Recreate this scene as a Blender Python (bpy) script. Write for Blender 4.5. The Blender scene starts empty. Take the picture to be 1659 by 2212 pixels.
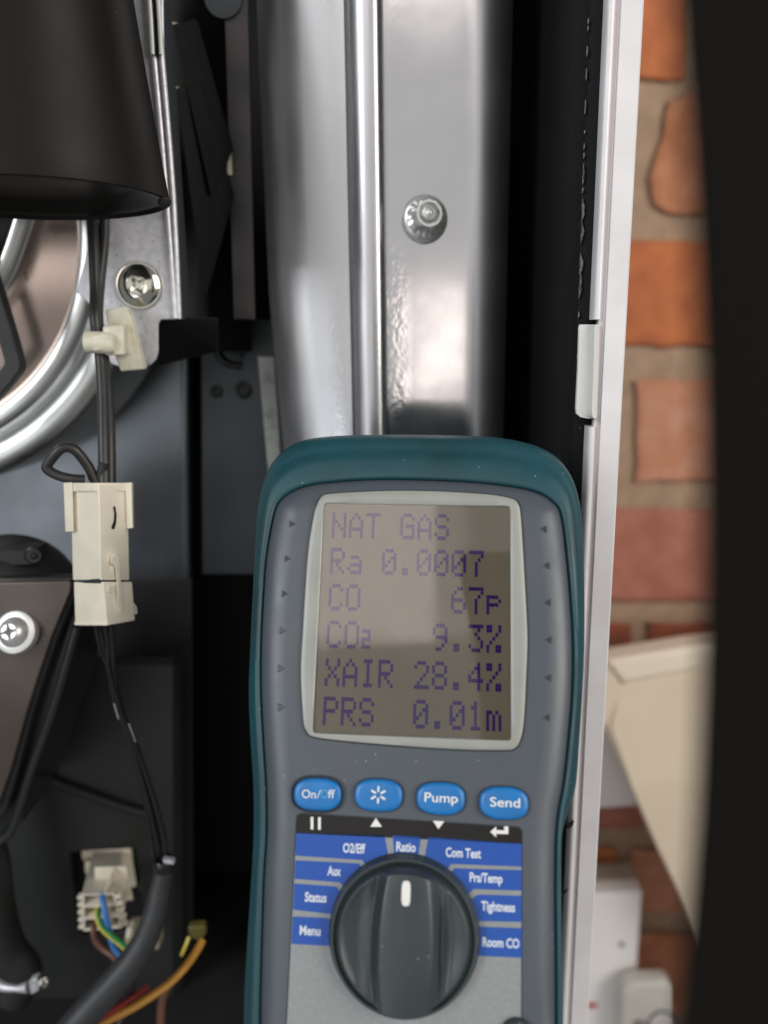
import bpy, bmesh, math, random
import numpy as np
from mathutils import Vector, Matrix
random.seed(7)
S = bpy.context.scene
C = S.collection

# ------------------------------------------------------------------ camera
PITCH = math.radians(12.5); ROLL = math.radians(-0.7)
F0 = Vector((0, math.cos(PITCH), -math.sin(PITCH)))
R0 = Vector((1, 0, 0)); U0 = Vector((0, math.sin(PITCH), math.cos(PITCH)))
RR = R0*math.cos(ROLL) + U0*math.sin(ROLL)
UU = -R0*math.sin(ROLL) + U0*math.cos(ROLL)
cam_d = bpy.data.cameras.new('camera'); cam = bpy.data.objects.new('camera', cam_d); C.objects.link(cam)
cam.matrix_world = Matrix(((RR.x, UU.x, -F0.x, 0), (RR.y, UU.y, -F0.y, 0), (RR.z, UU.z, -F0.z, 0), (0, 0, 0, 1)))
cam_d.sensor_fit = 'VERTICAL'; cam_d.sensor_height = 34.667; cam_d.lens = 26.0
cam_d.clip_start = 0.005; cam_d.clip_end = 50
cam_d.dof.use_dof = True; cam_d.dof.focus_distance = 0.264; cam_d.dof.aperture_fstop = 6.0
S.camera = cam
# ------------------------------------------------------------------ light
w = bpy.data.worlds.new('World'); S.world = w; w.use_nodes = True
w.node_tree.nodes['Background'].inputs[0].default_value = (0.86, 0.86, 0.85, 1)
w.node_tree.nodes['Background'].inputs[1].default_value = 0.19
def area(name, loc, target, sx, sy, radiance, col):
    l = bpy.data.lights.new(name, 'AREA'); l.shape = 'RECTANGLE'; l.size = sx; l.size_y = sy
    l.energy = radiance*sx*sy*math.pi; l.color = col
    o = bpy.data.objects.new(name, l); C.objects.link(o); o.location = loc
    d = (Vector(target)-Vector(loc)).normalized()
    o.rotation_euler = d.to_track_quat('-Z', 'Y').to_euler()
    return o
area('window_light_wide', (-0.70, -1.9, 0.88), (-0.70, 0.33, 0.88), 3.4, 2.2, 0.40, (1.0, 0.975, 0.95))
area('window_light_left', (-1.35, -0.95, 0.75), (0.0, 0.33, -0.05), 0.55, 1.1, 8.5, (0.93, 0.97, 1.0))
area('window_light_upper', (-0.386, -1.86, 1.47), (-0.386, 0.25, 1.47), 0.52, 0.86, 1.6, (1.0, 0.84, 0.78))
area('backing_light_upper', (-0.35, -1.84, 1.52), (-0.35, 0.25, 1.52), 0.68, 0.94, 0.7, (1.0, 0.90, 0.86))  # added weaker lamp overlapping the upper one, softens its reflected edge
area('window_light_warm', (-0.290, -1.20, -0.015), (-0.290, 0.33, -0.015), 0.14, 0.28, 1.6, (1.0, 0.84, 0.74))
area('added_light_low', (-0.97, -1.20, -0.49), (-0.2, 0.33, -0.1), 0.72, 0.42, 1.8, (0.90, 0.97, 1.0))  # added low lamp without a known source, mirrored bright in the back sheet
area('added_fill_right', (1.00, -0.45, 0.35), (0.17, 0.49, -0.05), 0.7, 0.9, 5.8, (1.0, 0.95, 0.88))  # added unseen fill lamp that brightens the brick wall, no known window
S.view_settings.view_transform = 'Standard'; S.view_settings.look = 'None'
S.view_settings.exposure = 0.25; S.view_settings.gamma = 1.0

# ------------------------------------------------------------------ helpers
def ray(px, py):
    return F0 + RR*((px-829.5)/1659.0) + UU*((1106-py)/1659.0)
def P(px, py, Y):
    d = ray(px, py); return d*(Y/d.y)
def tag(o, label=None, cat=None, group=None, kind=None):
    if label: o['label'] = label
    if cat: o['category'] = cat
    if group: o['group'] = group
    if kind: o['kind'] = kind
    return o
TM = {}
def thing(name, loc, label, cat, group=None, mat=None):
    o = bpy.data.objects.new(name, None); C.objects.link(o); o.empty_display_size = 0.01
    if mat is not None: o.matrix_world = mat; TM[o.name] = mat.copy()
    else: o.location = loc; TM[o.name] = Matrix.Translation(Vector(loc))
    return tag(o, label, cat, group)
def mesh_obj(name, verts, faces, m, parent=None, smooth=40, bevel=None, world=True):
    me = bpy.data.meshes.new(name)
    vs = [Vector(v) for v in verts]
    if parent is not None and world:
        inv = TM[parent.name].inverted() if parent.name in TM else Matrix.Identity(4)
        vs = [inv @ v for v in vs]
    me.from_pydata(vs, [], faces); 
    bm = bmesh.new(); bm.from_mesh(me); bmesh.ops.recalc_face_normals(bm, faces=bm.faces); bm.to_mesh(me); bm.free()
    me.materials.append(m)
    if smooth:
        me.shade_smooth(); me.set_sharp_from_angle(angle=math.radians(smooth))
    o = bpy.data.objects.new(name, me); C.objects.link(o)
    if parent is not None: o.parent = parent
    if bevel:
        b = o.modifiers.new('bevel', 'BEVEL'); b.width = bevel; b.segments = 3; b.limit_method = 'ANGLE'; b.angle_limit = math.radians(35)
        if smooth: me.set_sharp_from_angle(angle=math.radians(80))
    return o
# mesh buffer
class MB:
    def __init__(s): s.v = []; s.f = []
    def add(s, v, f):
        n = len(s.v); s.v += [Vector(q) for q in v]; s.f += [tuple(i+n for i in q) for q in f]; return s
    def hexa(s, q0, q1):            # two quads, corresponding corners
        s.add(list(q0)+list(q1), [(0,1,2,3),(4,5,6,7),(0,1,5,4),(1,2,6,5),(2,3,7,6),(3,0,4,7)]); return s
    def box(s, c, d):
        x,y,z = c; a,b,e = d[0]/2,d[1]/2,d[2]/2
        q = lambda yy: [(x-a,yy,z-e),(x+a,yy,z-e),(x+a,yy,z+e),(x-a,yy,z+e)]
        return s.hexa(q(y-b), q(y+b))
    def prism(s, pts, off):         # polygon + offset vector
        n = len(pts); o = Vector(off)
        v = [Vector(p) for p in pts]+[Vector(p)+o for p in pts]
        f = [tuple(range(n)), tuple(range(n, 2*n))]+[(i,(i+1)%n,(i+1)%n+n,i+n) for i in range(n)]
        return s.add(v, f)
    def rings(s, rs, cap0=True, cap1=True):
        n = len(rs[0]); v = [p for r in rs for p in r]; f = []
        for k in range(len(rs)-1):
            for i in range(n):
                j = (i+1) % n; f.append((k*n+i, k*n+j, (k+1)*n+j, (k+1)*n+i))
        if cap0: f.append(tuple(range(n)))
        if cap1: f.append(tuple(range((len(rs)-1)*n, len(rs)*n)))
        return s.add(v, f)
    def tube(s, pts, r, seg=12, sub=6, flat=1.0):
        p = crom([Vector(q) for q in pts], sub, False) if sub > 1 else [Vector(q) for q in pts]
        rs = r if isinstance(r, (list, tuple)) else None
        t = (p[1]-p[0]).normalized(); n = t.orthogonal().normalized(); out = []
        for i, q in enumerate(p):
            t2 = ((p[min(i+1, len(p)-1)]-p[max(i-1, 0)])).normalized()
            ax = t.cross(t2)
            if ax.length > 1e-7: n = Matrix.Rotation(t.angle(t2), 3, ax) @ n
            t = t2; b = t.cross(n).normalized()
            rad = r if rs is None else np.interp(i/(len(p)-1), np.linspace(0, 1, len(rs)), rs)
            out.append([q+(n*math.cos(a)+b*math.sin(a)*flat)*rad for a in [2*math.pi*k/seg for k in range(seg)]])
        return s.rings(out)
    def lathe(s, prof, origin, axis, seg=48, xdir=None, cap0=True, cap1=True):
        ax = Vector(axis).normalized(); u = (Vector(xdir) if xdir else ax.orthogonal()).normalized(); v = ax.cross(u)
        o = Vector(origin)
        return s.rings([[o+ax*h+(u*math.cos(a)+v*math.sin(a))*r for a in [2*math.pi*k/seg for k in range(seg)]] for r, h in prof], cap0, cap1)
    def build(s, name, m, parent=None, **k): return mesh_obj(name, s.v, s.f, m, parent, **k)
def crom(p, sub, closed=True):
    n = len(p); out = []
    rng = range(n) if closed else range(n-1)
    for i in rng:
        if closed: a, b, c, d = p[(i-1)%n], p[i], p[(i+1)%n], p[(i+2)%n]
        else: a, b, c, d = p[max(i-1,0)], p[i], p[i+1], p[min(i+2,n-1)]
        for k in range(sub):
            t = k/sub
            out.append(0.5*((2*b)+(c-a)*t+(2*a-5*b+4*c-d)*t*t+(3*b-a-3*c+d)*t**3))
    if not closed: out.append(p[-1])
    return out
def V2(l): return [Vector((x, y, 0)) for x, y in l]

def mat(name, col, rough=0.5, metal=0.0, bump=None, var=None, spec=0.5, coat=0.0, coat_r=0.1, rvar=None, aniso=0, sheen=0):
    m = bpy.data.materials.new(name); m.use_nodes = True; nt = m.node_tree; N = nt.nodes; L = nt.links
    b = N['Principled BSDF']; b.inputs['Base Color'].default_value = (*col, 1); b.inputs['Roughness'].default_value = rough
    b.inputs['Metallic'].default_value = metal; b.inputs['Specular IOR Level'].default_value = spec
    b.inputs['Coat Weight'].default_value = coat; b.inputs['Coat Roughness'].default_value = coat_r
    tc = N.new('ShaderNodeTexCoord')
    def noise(scale, detail=4, st=(1,1,1)):
        mp = N.new('ShaderNodeMapping'); mp.inputs['Scale'].default_value = st; L.new(tc.outputs['Object'], mp.inputs['Vector'])
        n = N.new('ShaderNodeTexNoise'); n.inputs['Scale'].default_value = scale; n.inputs['Detail'].default_value = detail
        L.new(mp.outputs[0], n.inputs['Vector']); return n.outputs['Fac']
    if var:      # (scale, colour2, contrast low, high[, stretch])
        n = noise(var[0], 6, var[4] if len(var) > 4 else (1,1,1))
        rp = N.new('ShaderNodeMapRange'); rp.inputs['From Min'].default_value = var[2]; rp.inputs['From Max'].default_value = var[3]
        L.new(n, rp.inputs['Value'])
        mx = N.new('ShaderNodeMix'); mx.data_type = 'RGBA'; L.new(rp.outputs[0], mx.inputs['Factor'])
        mx.inputs['A'].default_value = (*col, 1); mx.inputs['B'].default_value = (*var[1], 1)
        L.new(mx.outputs['Result'], b.inputs['Base Color'])
    if rvar:     # (scale, lo, hi)
        n = noise(rvar[0], 5); rp = N.new('ShaderNodeMapRange'); rp.inputs['From Min'].default_value = 0.3; rp.inputs['From Max'].default_value = 0.7
        rp.inputs['To Min'].default_value = rvar[1]; rp.inputs['To Max'].default_value = rvar[2]
        L.new(n, rp.inputs['Value']); L.new(rp.outputs[0], b.inputs['Roughness'])
    if bump:     # (scale, strength, distance[, stretch])
        n = noise(bump[0], 3, bump[3] if len(bump) > 3 else (1,1,1)); bp = N.new('ShaderNodeBump'); bp.inputs['Strength'].default_value = bump[1]; bp.inputs['Distance'].default_value = bump[2]
        L.new(n, bp.inputs['Height']); L.new(bp.outputs[0], b.inputs['Normal'])
    return m

M = {}
M['steel'] = mat('silver_sheet', (0.58, 0.58, 0.60), 0.13, 0.95)
M['galv'] = mat('galvanised', (0.58, 0.58, 0.61), 0.40, 0.45, bump=(900, 0.35, 0.0003), var=(350, (0.70, 0.69, 0.73), 0.4, 0.65))
M['spun'] = mat('spun_aluminium', (0.70, 0.71, 0.70), 0.35, 1.0, rvar=(200, 0.33, 0.40))
M['rosy'] = mat('pink_reflection_metal', (0.88, 0.67, 0.58), 0.2, 0.92, var=(14, (0.92, 0.76, 0.68), 0.35, 0.7), rvar=(60, 0.17, 0.24))
M['zinc'] = mat('dull_zinc', (0.66, 0.66, 0.65), 0.34, 0.65, bump=(900, 0.1, 0.0001))
M['chrome'] = mat('bright_zinc', (0.74, 0.73, 0.66), 0.12, 1.0, bump=(700, 0.1, 0.0002))
M['blackplastic'] = mat('black_plastic', (0.016, 0.016, 0.016), 0.55, bump=(1500, 0.15, 0.0001), rvar=(40, 0.48, 0.65))
M['duct'] = mat('duct_plastic', (0.007, 0.0065, 0.0055), 0.45, spec=0.18, bump=(2500, 0.12, 0.0001), rvar=(30, 0.38, 0.5))
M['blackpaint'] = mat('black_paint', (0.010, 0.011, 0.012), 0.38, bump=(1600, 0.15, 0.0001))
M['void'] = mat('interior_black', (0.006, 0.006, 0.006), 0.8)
M['backsheet'] = mat('dark_sheet', (0.20, 0.22, 0.24), 0.34, 0.8, bump=(300, 0.08, 0.0002), rvar=(14, 0.26, 0.42), var=(30, (0.24, 0.25, 0.28), 0.35, 0.7))
M['darksheet'] = mat('darker_sheet', (0.055, 0.065, 0.072), 0.42, 0.4, bump=(400, 0.1, 0.0002))
M['foam'] = mat('black_lining', (0.005, 0.0055, 0.006), 0.7, spec=0.2, bump=(900, 0.5, 0.0005))
M['whitepaint'] = mat('white_casing', (0.66, 0.64, 0.65), 0.32, bump=(900, 0.08, 0.0001), var=(40, (0.74, 0.73, 0.75), 0.4, 0.7), coat=0.2)
M['pinkwhite'] = mat('casing_seam', (0.66, 0.60, 0.62), 0.45, bump=(900, 0.08, 0.0001))
M['tabwhite'] = mat('tab_paint', (0.62, 0.62, 0.60), 0.25, coat=0.3)
M['cream'] = mat('cream_nylon', (0.78, 0.72, 0.60), 0.42, bump=(1200, 0.12, 0.0001), var=(120, (0.72, 0.66, 0.54), 0.45, 0.7))
M['clip'] = mat('ivory_clip', (0.70, 0.67, 0.54), 0.35, bump=(800, 0.1, 0.0001), var=(200, (0.55, 0.53, 0.42), 0.4, 0.7))
M['cable'] = mat('black_cable', (0.018, 0.017, 0.017), 0.42, bump=(1500, 0.2, 0.0001))
M['wire'] = mat('thin_wire', (0.013, 0.012, 0.014), 0.25)
M['sleeve'] = mat('grey_sleeve', (0.038, 0.040, 0.044), 0.5, bump=(1200, 0.25, 0.0002), var=(150, (0.028, 0.030, 0.033), 0.4, 0.7))
M['blue'] = mat('blue_wire', (0.05, 0.20, 0.52), 0.35)
M['brown'] = mat('brown_wire', (0.13, 0.055, 0.035), 0.4)
M['green'] = mat('green_wire', (0.02, 0.20, 0.05), 0.35)
M['yellow'] = mat('yellow_wire', (0.62, 0.50, 0.06), 0.35)
M['orange'] = mat('amber_wire', (0.46, 0.22, 0.03), 0.4)
M['red'] = mat('red_wire', (0.28, 0.03, 0.025), 0.4)
M['pcb'] = mat('green_board', (0.05, 0.12, 0.045), 0.4, var=(500, (0.18, 0.24, 0.14), 0.5, 0.65))
M['lid'] = mat('bronzed_lid', (0.12, 0.098, 0.088), 0.36, 0.55, bump=(700, 0.15, 0.0002), var=(40, (0.09, 0.07, 0.06), 0.35, 0.7))
M['rim'] = mat('lid_rim', (0.03, 0.032, 0.032), 0.22, 0.3)
M['ink'] = mat('marker_ink', (0.01, 0.01, 0.012), 0.3)
M['print'] = mat('faint_print', (0.35, 0.38, 0.40), 0.5)
M['teal'] = mat('teal_rubber', (0.008, 0.060, 0.078), 0.46, bump=(1400, 0.2, 0.0001), var=(22, (0.010, 0.036, 0.040), 0.42, 0.72), rvar=(60, 0.38, 0.58))
M['shell'] = mat('slate_plastic', (0.066, 0.081, 0.100), 0.40, bump=(2200, 0.15, 0.0001), rvar=(50, 0.34, 0.46), var=(60, (0.074, 0.083, 0.096), 0.4, 0.7))
M['bezel'] = mat('pale_bezel', (0.30, 0.31, 0.285), 0.35, bump=(1500, 0.08, 0.0001), var=(80, (0.27, 0.28, 0.255), 0.4, 0.7))
M['panel'] = mat('silver_label', (0.24, 0.26, 0.265), 0.42, 0.15, bump=(2500, 0.2, 0.0001), var=(900, (0.27, 0.29, 0.295), 0.4, 0.65))
M['labelblack'] = mat('label_black', (0.012, 0.011, 0.011), 0.42, spec=0.3)
M['labelblue'] = mat('label_blue', (0.010, 0.072, 0.36), 0.38, bump=(2500, 0.1, 0.0001), var=(30, (0.012, 0.078, 0.34), 0.4, 0.7))
M['labelwhite'] = mat('label_white', (0.72, 0.72, 0.70), 0.45)
M['labelpale'] = mat('label_pale_print', (0.62, 0.67, 0.74), 0.45)
M['button'] = mat('button_blue', (0.010, 0.17, 0.48), 0.36, bump=(1500, 0.1, 0.0001), var=(120, (0.012, 0.135, 0.38), 0.4, 0.7))
M['recess'] = mat('recess_dark', (0.020, 0.026, 0.034), 0.5)
M['knob'] = mat('knob_plastic', (0.030, 0.042, 0.046), 0.34, bump=(2500, 0.12, 0.0001), rvar=(80, 0.28, 0.42))
M['lcd'] = mat('lcd_backing', (0.245, 0.205, 0.145), 0.6, spec=0.2, var=(20, (0.215, 0.190, 0.135), 0.4, 0.7))
M['lcdink'] = mat('lcd_segments', (0.035, 0.004, 0.16), 0.6, spec=0.2)
M['lcdink2'] = mat('lcd_segments_pale', (0.12, 0.07, 0.16), 0.5)
M['mortar'] = mat('mortar', (0.42, 0.295, 0.205), 0.9, bump=(250, 0.8, 0.002), var=(45, (0.32, 0.22, 0.15), 0.35, 0.7))
for i, (a, b_) in enumerate([((0.54, 0.24, 0.13), (0.42, 0.16, 0.08)), ((0.54, 0.27, 0.18), (0.47, 0.20, 0.11)), ((0.42, 0.17, 0.12), (0.34, 0.12, 0.08)), ((0.28, 0.07, 0.03), (0.16, 0.06, 0.035)), ((0.53, 0.17, 0.06), (0.40, 0.12, 0.05))]):
    M['brick%d' % i] = mat('brick_clay_%s' % 'abcde'[i], a, 0.85, bump=(200, 0.7, 0.0015), var=(35, b_, 0.38, 0.68))
M['trunk'] = mat('cream_trunking', (0.76, 0.65, 0.51), 0.5, bump=(400, 0.08, 0.0003), var=(12, (0.68, 0.57, 0.44), 0.4, 0.7))
M['box'] = mat('white_box', (0.86, 0.83, 0.82), 0.45)
M['greydot'] = mat('grey_screw', (0.22, 0.20, 0.18), 0.5)
M['redmark'] = mat('red_marking', (0.50, 0.04, 0.03), 0.5)
M['oldpaper'] = mat('worn_strip', (0.33, 0.34, 0.32), 0.5, var=(180, (0.18, 0.18, 0.17), 0.5, 0.72), bump=(600, 0.3, 0.0003))
M['dustflake'] = mat('torn_flake', (0.16, 0.17, 0.16), 0.35, bump=(800, 0.6, 0.0004), var=(300, (0.03, 0.03, 0.03), 0.45, 0.6))

def specks(m, col, scale=220, thr=0.86, size=0.10):
    nt = m.node_tree; N = nt.nodes; L = nt.links; b = N['Principled BSDF']; tc = N.new('ShaderNodeTexCoord')
    v = N.new('ShaderNodeTexVoronoi'); v.inputs['Scale'].default_value = scale; L.new(tc.outputs['Object'], v.inputs['Vector'])
    a = N.new('ShaderNodeMath'); a.operation = 'LESS_THAN'; a.inputs[1].default_value = size; L.new(v.outputs['Distance'], a.inputs[0])
    sc = N.new('ShaderNodeSeparateColor'); L.new(v.outputs['Color'], sc.inputs[0])
    g = N.new('ShaderNodeMath'); g.operation = 'GREATER_THAN'; g.inputs[1].default_value = thr; L.new(sc.outputs[0], g.inputs[0])
    mu = N.new('ShaderNodeMath'); mu.operation = 'MULTIPLY'; L.new(a.outputs[0], mu.inputs[0]); L.new(g.outputs[0], mu.inputs[1])
    mx = N.new('ShaderNodeMix'); mx.data_type = 'RGBA'; L.new(mu.outputs[0], mx.inputs['Factor'])
    src = b.inputs['Base Color'].links[0].from_socket if b.inputs['Base Color'].links else None
    if src: L.new(src, mx.inputs['A'])
    else: mx.inputs['A'].default_value = b.inputs['Base Color'].default_value
    mx.inputs['B'].default_value = (*col, 1); L.new(mx.outputs['Result'], b.inputs['Base Color'])
specks(M['teal'], (0.14, 0.25, 0.26), 330, 0.86, 0.09)
specks(M['shell'], (0.24, 0.27, 0.29), 330, 0.88, 0.08)
specks(M['knob'], (0.16, 0.18, 0.18), 400, 0.85, 0.10)
specks(M['duct'], (0.12, 0.12, 0.11), 200, 0.86, 0.07)
specks(M['labelblue'], (0.03, 0.05, 0.16), 350, 0.90, 0.12)
specks(M['lcd'], (0.40, 0.36, 0.30), 420, 0.88, 0.10)
specks(M['foam'], (0.08, 0.08, 0.08), 260, 0.82, 0.08)
specks(M['blackplastic'], (0.10, 0.10, 0.10), 260, 0.88, 0.07)
specks(M['cream'], (0.35, 0.30, 0.22), 300, 0.93, 0.08)
specks(M['galv'], (0.22, 0.22, 0.23), 500, 0.80, 0.16)
def glass_mat():
    m = bpy.data.materials.new('screen_glass'); m.use_nodes = True; nt = m.node_tree; N = nt.nodes; L = nt.links
    N.remove(N['Principled BSDF']); out = N['Material Output']
    t = N.new('ShaderNodeBsdfTransparent'); g = N.new('ShaderNodeBsdfGlossy'); g.inputs['Roughness'].default_value = 0.035
    tc = N.new('ShaderNodeTexCoord'); n = N.new('ShaderNodeTexNoise'); n.inputs['Scale'].default_value = 90; n.inputs['Detail'].default_value = 5; L.new(tc.outputs['Object'], n.inputs['Vector'])
    mr = N.new('ShaderNodeMapRange'); mr.inputs['From Min'].default_value = 0.4; mr.inputs['From Max'].default_value = 0.65; mr.inputs['To Min'].default_value = 0.02; mr.inputs['To Max'].default_value = 0.09
    L.new(n.outputs['Fac'], mr.inputs['Value']); L.new(mr.outputs[0], g.inputs['Roughness'])
    fr = N.new('ShaderNodeFresnel'); fr.inputs['IOR'].default_value = 1.5; mx = N.new('ShaderNodeMixShader')
    L.new(fr.outputs[0], mx.inputs[0]); L.new(t.outputs[0], mx.inputs[1]); L.new(g.outputs[0], mx.inputs[2]); L.new(mx.outputs[0], out.inputs[0])
    return m
M['glass'] = glass_mat()

# silver panel: orange-peel relief concentrated beside the pressed rib (object x), plus vertical drag lines
ZB_ = -0.38
def steel_relief():
    m = M['steel']; nt = m.node_tree; N = nt.nodes; L = nt.links; b = N['Principled BSDF']
    tc = N.new('ShaderNodeTexCoord'); sp = N.new('ShaderNodeSeparateXYZ'); L.new(tc.outputs['Object'], sp.inputs[0])
    def band(c, wd):
        s = N.new('ShaderNodeMath'); s.operation = 'SUBTRACT'; L.new(sp.outputs['X'], s.inputs[0]); s.inputs[1].default_value = c
        a = N.new('ShaderNodeMath'); a.operation = 'ABSOLUTE'; L.new(s.outputs[0], a.inputs[0])
        r = N.new('ShaderNodeMapRange'); r.interpolation_type = 'SMOOTHSTEP'; r.inputs['From Min'].default_value = 0; r.inputs['From Max'].default_value = wd
        r.inputs['To Min'].default_value = 1; r.inputs['To Max'].default_value = 0; L.new(a.outputs[0], r.inputs['Value']); return r.outputs[0]
    ad = N.new('ShaderNodeMath'); ad.operation = 'ADD'; L.new(band(-0.020, 0.007), ad.inputs[0]); L.new(band(0.006, 0.008), ad.inputs[1])
    ad2 = N.new('ShaderNodeMath'); ad2.operation = 'ADD'; L.new(ad.outputs[0], ad2.inputs[0]); ad2.inputs[1].default_value = 0.04
    mp = N.new('ShaderNodeMapping'); mp.inputs['Scale'].default_value = (1, 1, 0.6); L.new(tc.outputs['Object'], mp.inputs[0])
    n = N.new('ShaderNodeTexNoise'); n.inputs['Scale'].default_value = 520; n.inputs['Detail'].default_value = 1.5; L.new(mp.outputs[0], n.inputs['Vector'])
    mu = N.new('ShaderNodeMath'); mu.operation = 'MULTIPLY'; L.new(n.outputs['Fac'], mu.inputs[0]); L.new(ad2.outputs[0], mu.inputs[1])
    bp = N.new('ShaderNodeBump'); bp.inputs['Strength'].default_value = 0.6; bp.inputs['Distance'].default_value = 0.0002
    ro = N.new('ShaderNodeMapRange'); ro.interpolation_type = 'SMOOTHSTEP'; ro.inputs['From Min'].default_value = -0.058; ro.inputs['From Max'].default_value = 0.010
    ro.inputs['To Min'].default_value = 0.46; ro.inputs['To Max'].default_value = 0.125
    L.new(sp.outputs['X'], ro.inputs['Value'])
    r2 = N.new('ShaderNodeMapRange'); r2.interpolation_type = 'SMOOTHSTEP'; r2.inputs['From Min'].default_value = 0.034; r2.inputs['From Max'].default_value = 0.044
    r2.inputs['To Min'].default_value = 0.0; r2.inputs['To Max'].default_value = 0.30; L.new(sp.outputs['X'], r2.inputs['Value'])
    ra = N.new('ShaderNodeMath'); ra.operation = 'ADD'; L.new(ro.outputs[0], ra.inputs[0]); L.new(r2.outputs[0], ra.inputs[1])
    nr_ = N.new('ShaderNodeTexNoise'); nr_.inputs['Scale'].default_value = 45; nr_.inputs['Detail'].default_value = 6; L.new(tc.outputs['Object'], nr_.inputs['Vector'])
    r3 = N.new('ShaderNodeMapRange'); r3.inputs['From Min'].default_value = 0.35; r3.inputs['From Max'].default_value = 0.65; r3.inputs['To Min'].default_value = -0.02; r3.inputs['To Max'].default_value = 0.045
    L.new(nr_.outputs['Fac'], r3.inputs['Value']); rb = N.new('ShaderNodeMath'); rb.operation = 'ADD'; L.new(ra.outputs[0], rb.inputs[0]); L.new(r3.outputs[0], rb.inputs[1])
    r4 = N.new('ShaderNodeMath'); r4.operation = 'MULTIPLY_ADD'; L.new(band(-0.0065, 0.013), r4.inputs[0]); r4.inputs[1].default_value = 0.16; L.new(rb.outputs[0], r4.inputs[2])
    L.new(r4.outputs[0], b.inputs['Roughness'])
    zm = N.new('ShaderNodeMapRange'); zm.interpolation_type = 'SMOOTHSTEP'; zm.inputs['From Min'].default_value = 0.02-ZB_; zm.inputs['From Max'].default_value = 0.085-ZB_
    zm.inputs['To Min'].default_value = 1.0; zm.inputs['To Max'].default_value = 0.12; L.new(sp.outputs['Z'], zm.inputs['Value'])
    mz = N.new('ShaderNodeMath'); mz.operation = 'MULTIPLY'; L.new(mu.outputs[0], mz.inputs[0]); L.new(zm.outputs[0], mz.inputs[1])
    L.new(mz.outputs[0], bp.inputs['Height']); L.new(bp.outputs[0], b.inputs['Normal'])
steel_relief()

ZT, ZB = 0.30, -0.38      # top and bottom of tall parts
# ------------------------------------------------------------------ boiler casing (right side lip, lining, back, off-frame sides)
casing = thing('boiler_casing', (0.08, 0.30, ZB), 'white painted boiler casing edge with black lined inside, standing right of the hand held analyser', 'boiler casing')
def xw(px, py, Y): return P(px, py, Y).x
YL = 0.275
def vstrip(prof, z0, z1, name, m, parent, nz=2, **k):
    rs = []
    mb = MB()
    n = len(prof); zs = np.linspace(z0, z1, nz)
    v = [(x, y, z) for z in zs for x, y in prof]; f = []
    for k_ in range(nz-1):
        for i in range(n-1): f.append((k_*n+i, k_*n+i+1, (k_+1)*n+i+1, (k_+1)*n+i))
    mb.add(v, f); return mb.build(name, m, parent, **k)
xa, xb, xc, xd = [xw(p, 553, YL) for p in (1289, 1304, 1316, 1362)]
# outer strip with the casing side behind it
def closed_z(prof, z0, z1, name, m, parent, **k):
    return MB().prism([(x, y, z0) for x, y in prof], (0, 0, z1-z0)).build(name, m, parent, **k)
closed_z([(xc, YL), (xd-0.0006, YL), (xd, YL+0.0006), (xd, 0.76), (xd-0.0015, 0.76), (xd-0.0015, YL+0.004), (xc, YL+0.004)], ZB, ZT, 'side_panel', M['whitepaint'], casing, smooth=30)
closed_z([(xb-0.0003, YL+0.0012), (xc-0.0001, YL+0.0012), (xc-0.0001, YL+0.004), (xb-0.0003, YL+0.004)], ZB, ZT, 'seam_strip', M['pinkwhite'], casing)
def bead(z0, z1):
    cx = (xa+xb)/2; r = (xb-xa)/2; 
    prof = [(cx+r*math.cos(a), YL+0.0006+r*0.8*math.sin(a)) for a in np.linspace(math.pi, 2*math.pi, 10)]
    prof = prof + [(xb, YL+0.006), (xa, YL+0.006)]
    return closed_z(prof, z0, z1, 'edge_bead', M['whitepaint'], casing, smooth=50)
zn1 = P(1287, 690, YL).z; zn2 = P(1275, 922, YL).z
bead(zn1, ZT); bead(ZB, zn2)
# black flange and lining wall going back into the boiler
xf = xw(1254, 553, YL+0.004)
lin = MB()
prof = [(xb, YL+0.0062), (xf+0.001, YL+0.0062), (xf, YL+0.0072), (xf-0.0005, 0.31), (xf-0.0002, 0.36), (xf-0.0006, 0.44), (xf, 0.50)]
nz = 120; zs = np.linspace(ZB, ZT, nz); v = []; rnd = random.Random(3)
for z in zs:
    j = rnd.uniform(-1, 1)*0.00025
    for i, (x, y) in enumerate(prof): v.append((x+(j if i in (1, 2) else 0), y, z))
n = len(prof); f = [(k*n+i, k*n+i+1, (k+1)*n+i+1, (k+1)*n+i) for k in range(nz-1) for i in range(n-1)]
lin.add(v, f); lin.build('lining', M['foam'], casing, smooth=60)
# torn silvery flakes along the lining edge
fl = MB(); rnd = random.Random(11)
for py, ln, wd in [(45, 12, 2), (60, 10, 2), (110, 22, 1.5), (285, 8, 1.8), (315, 14, 3), (335, 12, 3), (375, 45, 4), (410, 12, 3), (455, 55, 7), (500, 55, 7), (570, 45, 8), (615, 60, 7), (680, 14, 3), (770, 10, 3), (385, 8, 3), (230, 30, 1.2), (160, 25, 1)]:
    px = 1272-(py)*0.0335; wd *= 0.75
    pts = []
    m_ = 7
    for k in range(m_): 
        t = k/(m_-1); pts.append((px-(ln*(t-0.5))*0.05+rnd.uniform(0, .3)*wd, py+ln*(t-0.5)))
    for k in range(m_-1, -1, -1):
        t = k/(m_-1); pts.append((px+wd*math.sin(math.pi*t)*rnd.uniform(.7, 1.3)+0.6-(ln*(t-0.5))*0.05, py+ln*(t-0.5)))
    fl.prism([P(x, y, YL+0.0052) for x, y in pts], (0, 0.0008, 0))
fl.build('torn_seal', M['dustflake'], casing, smooth=0)
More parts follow.
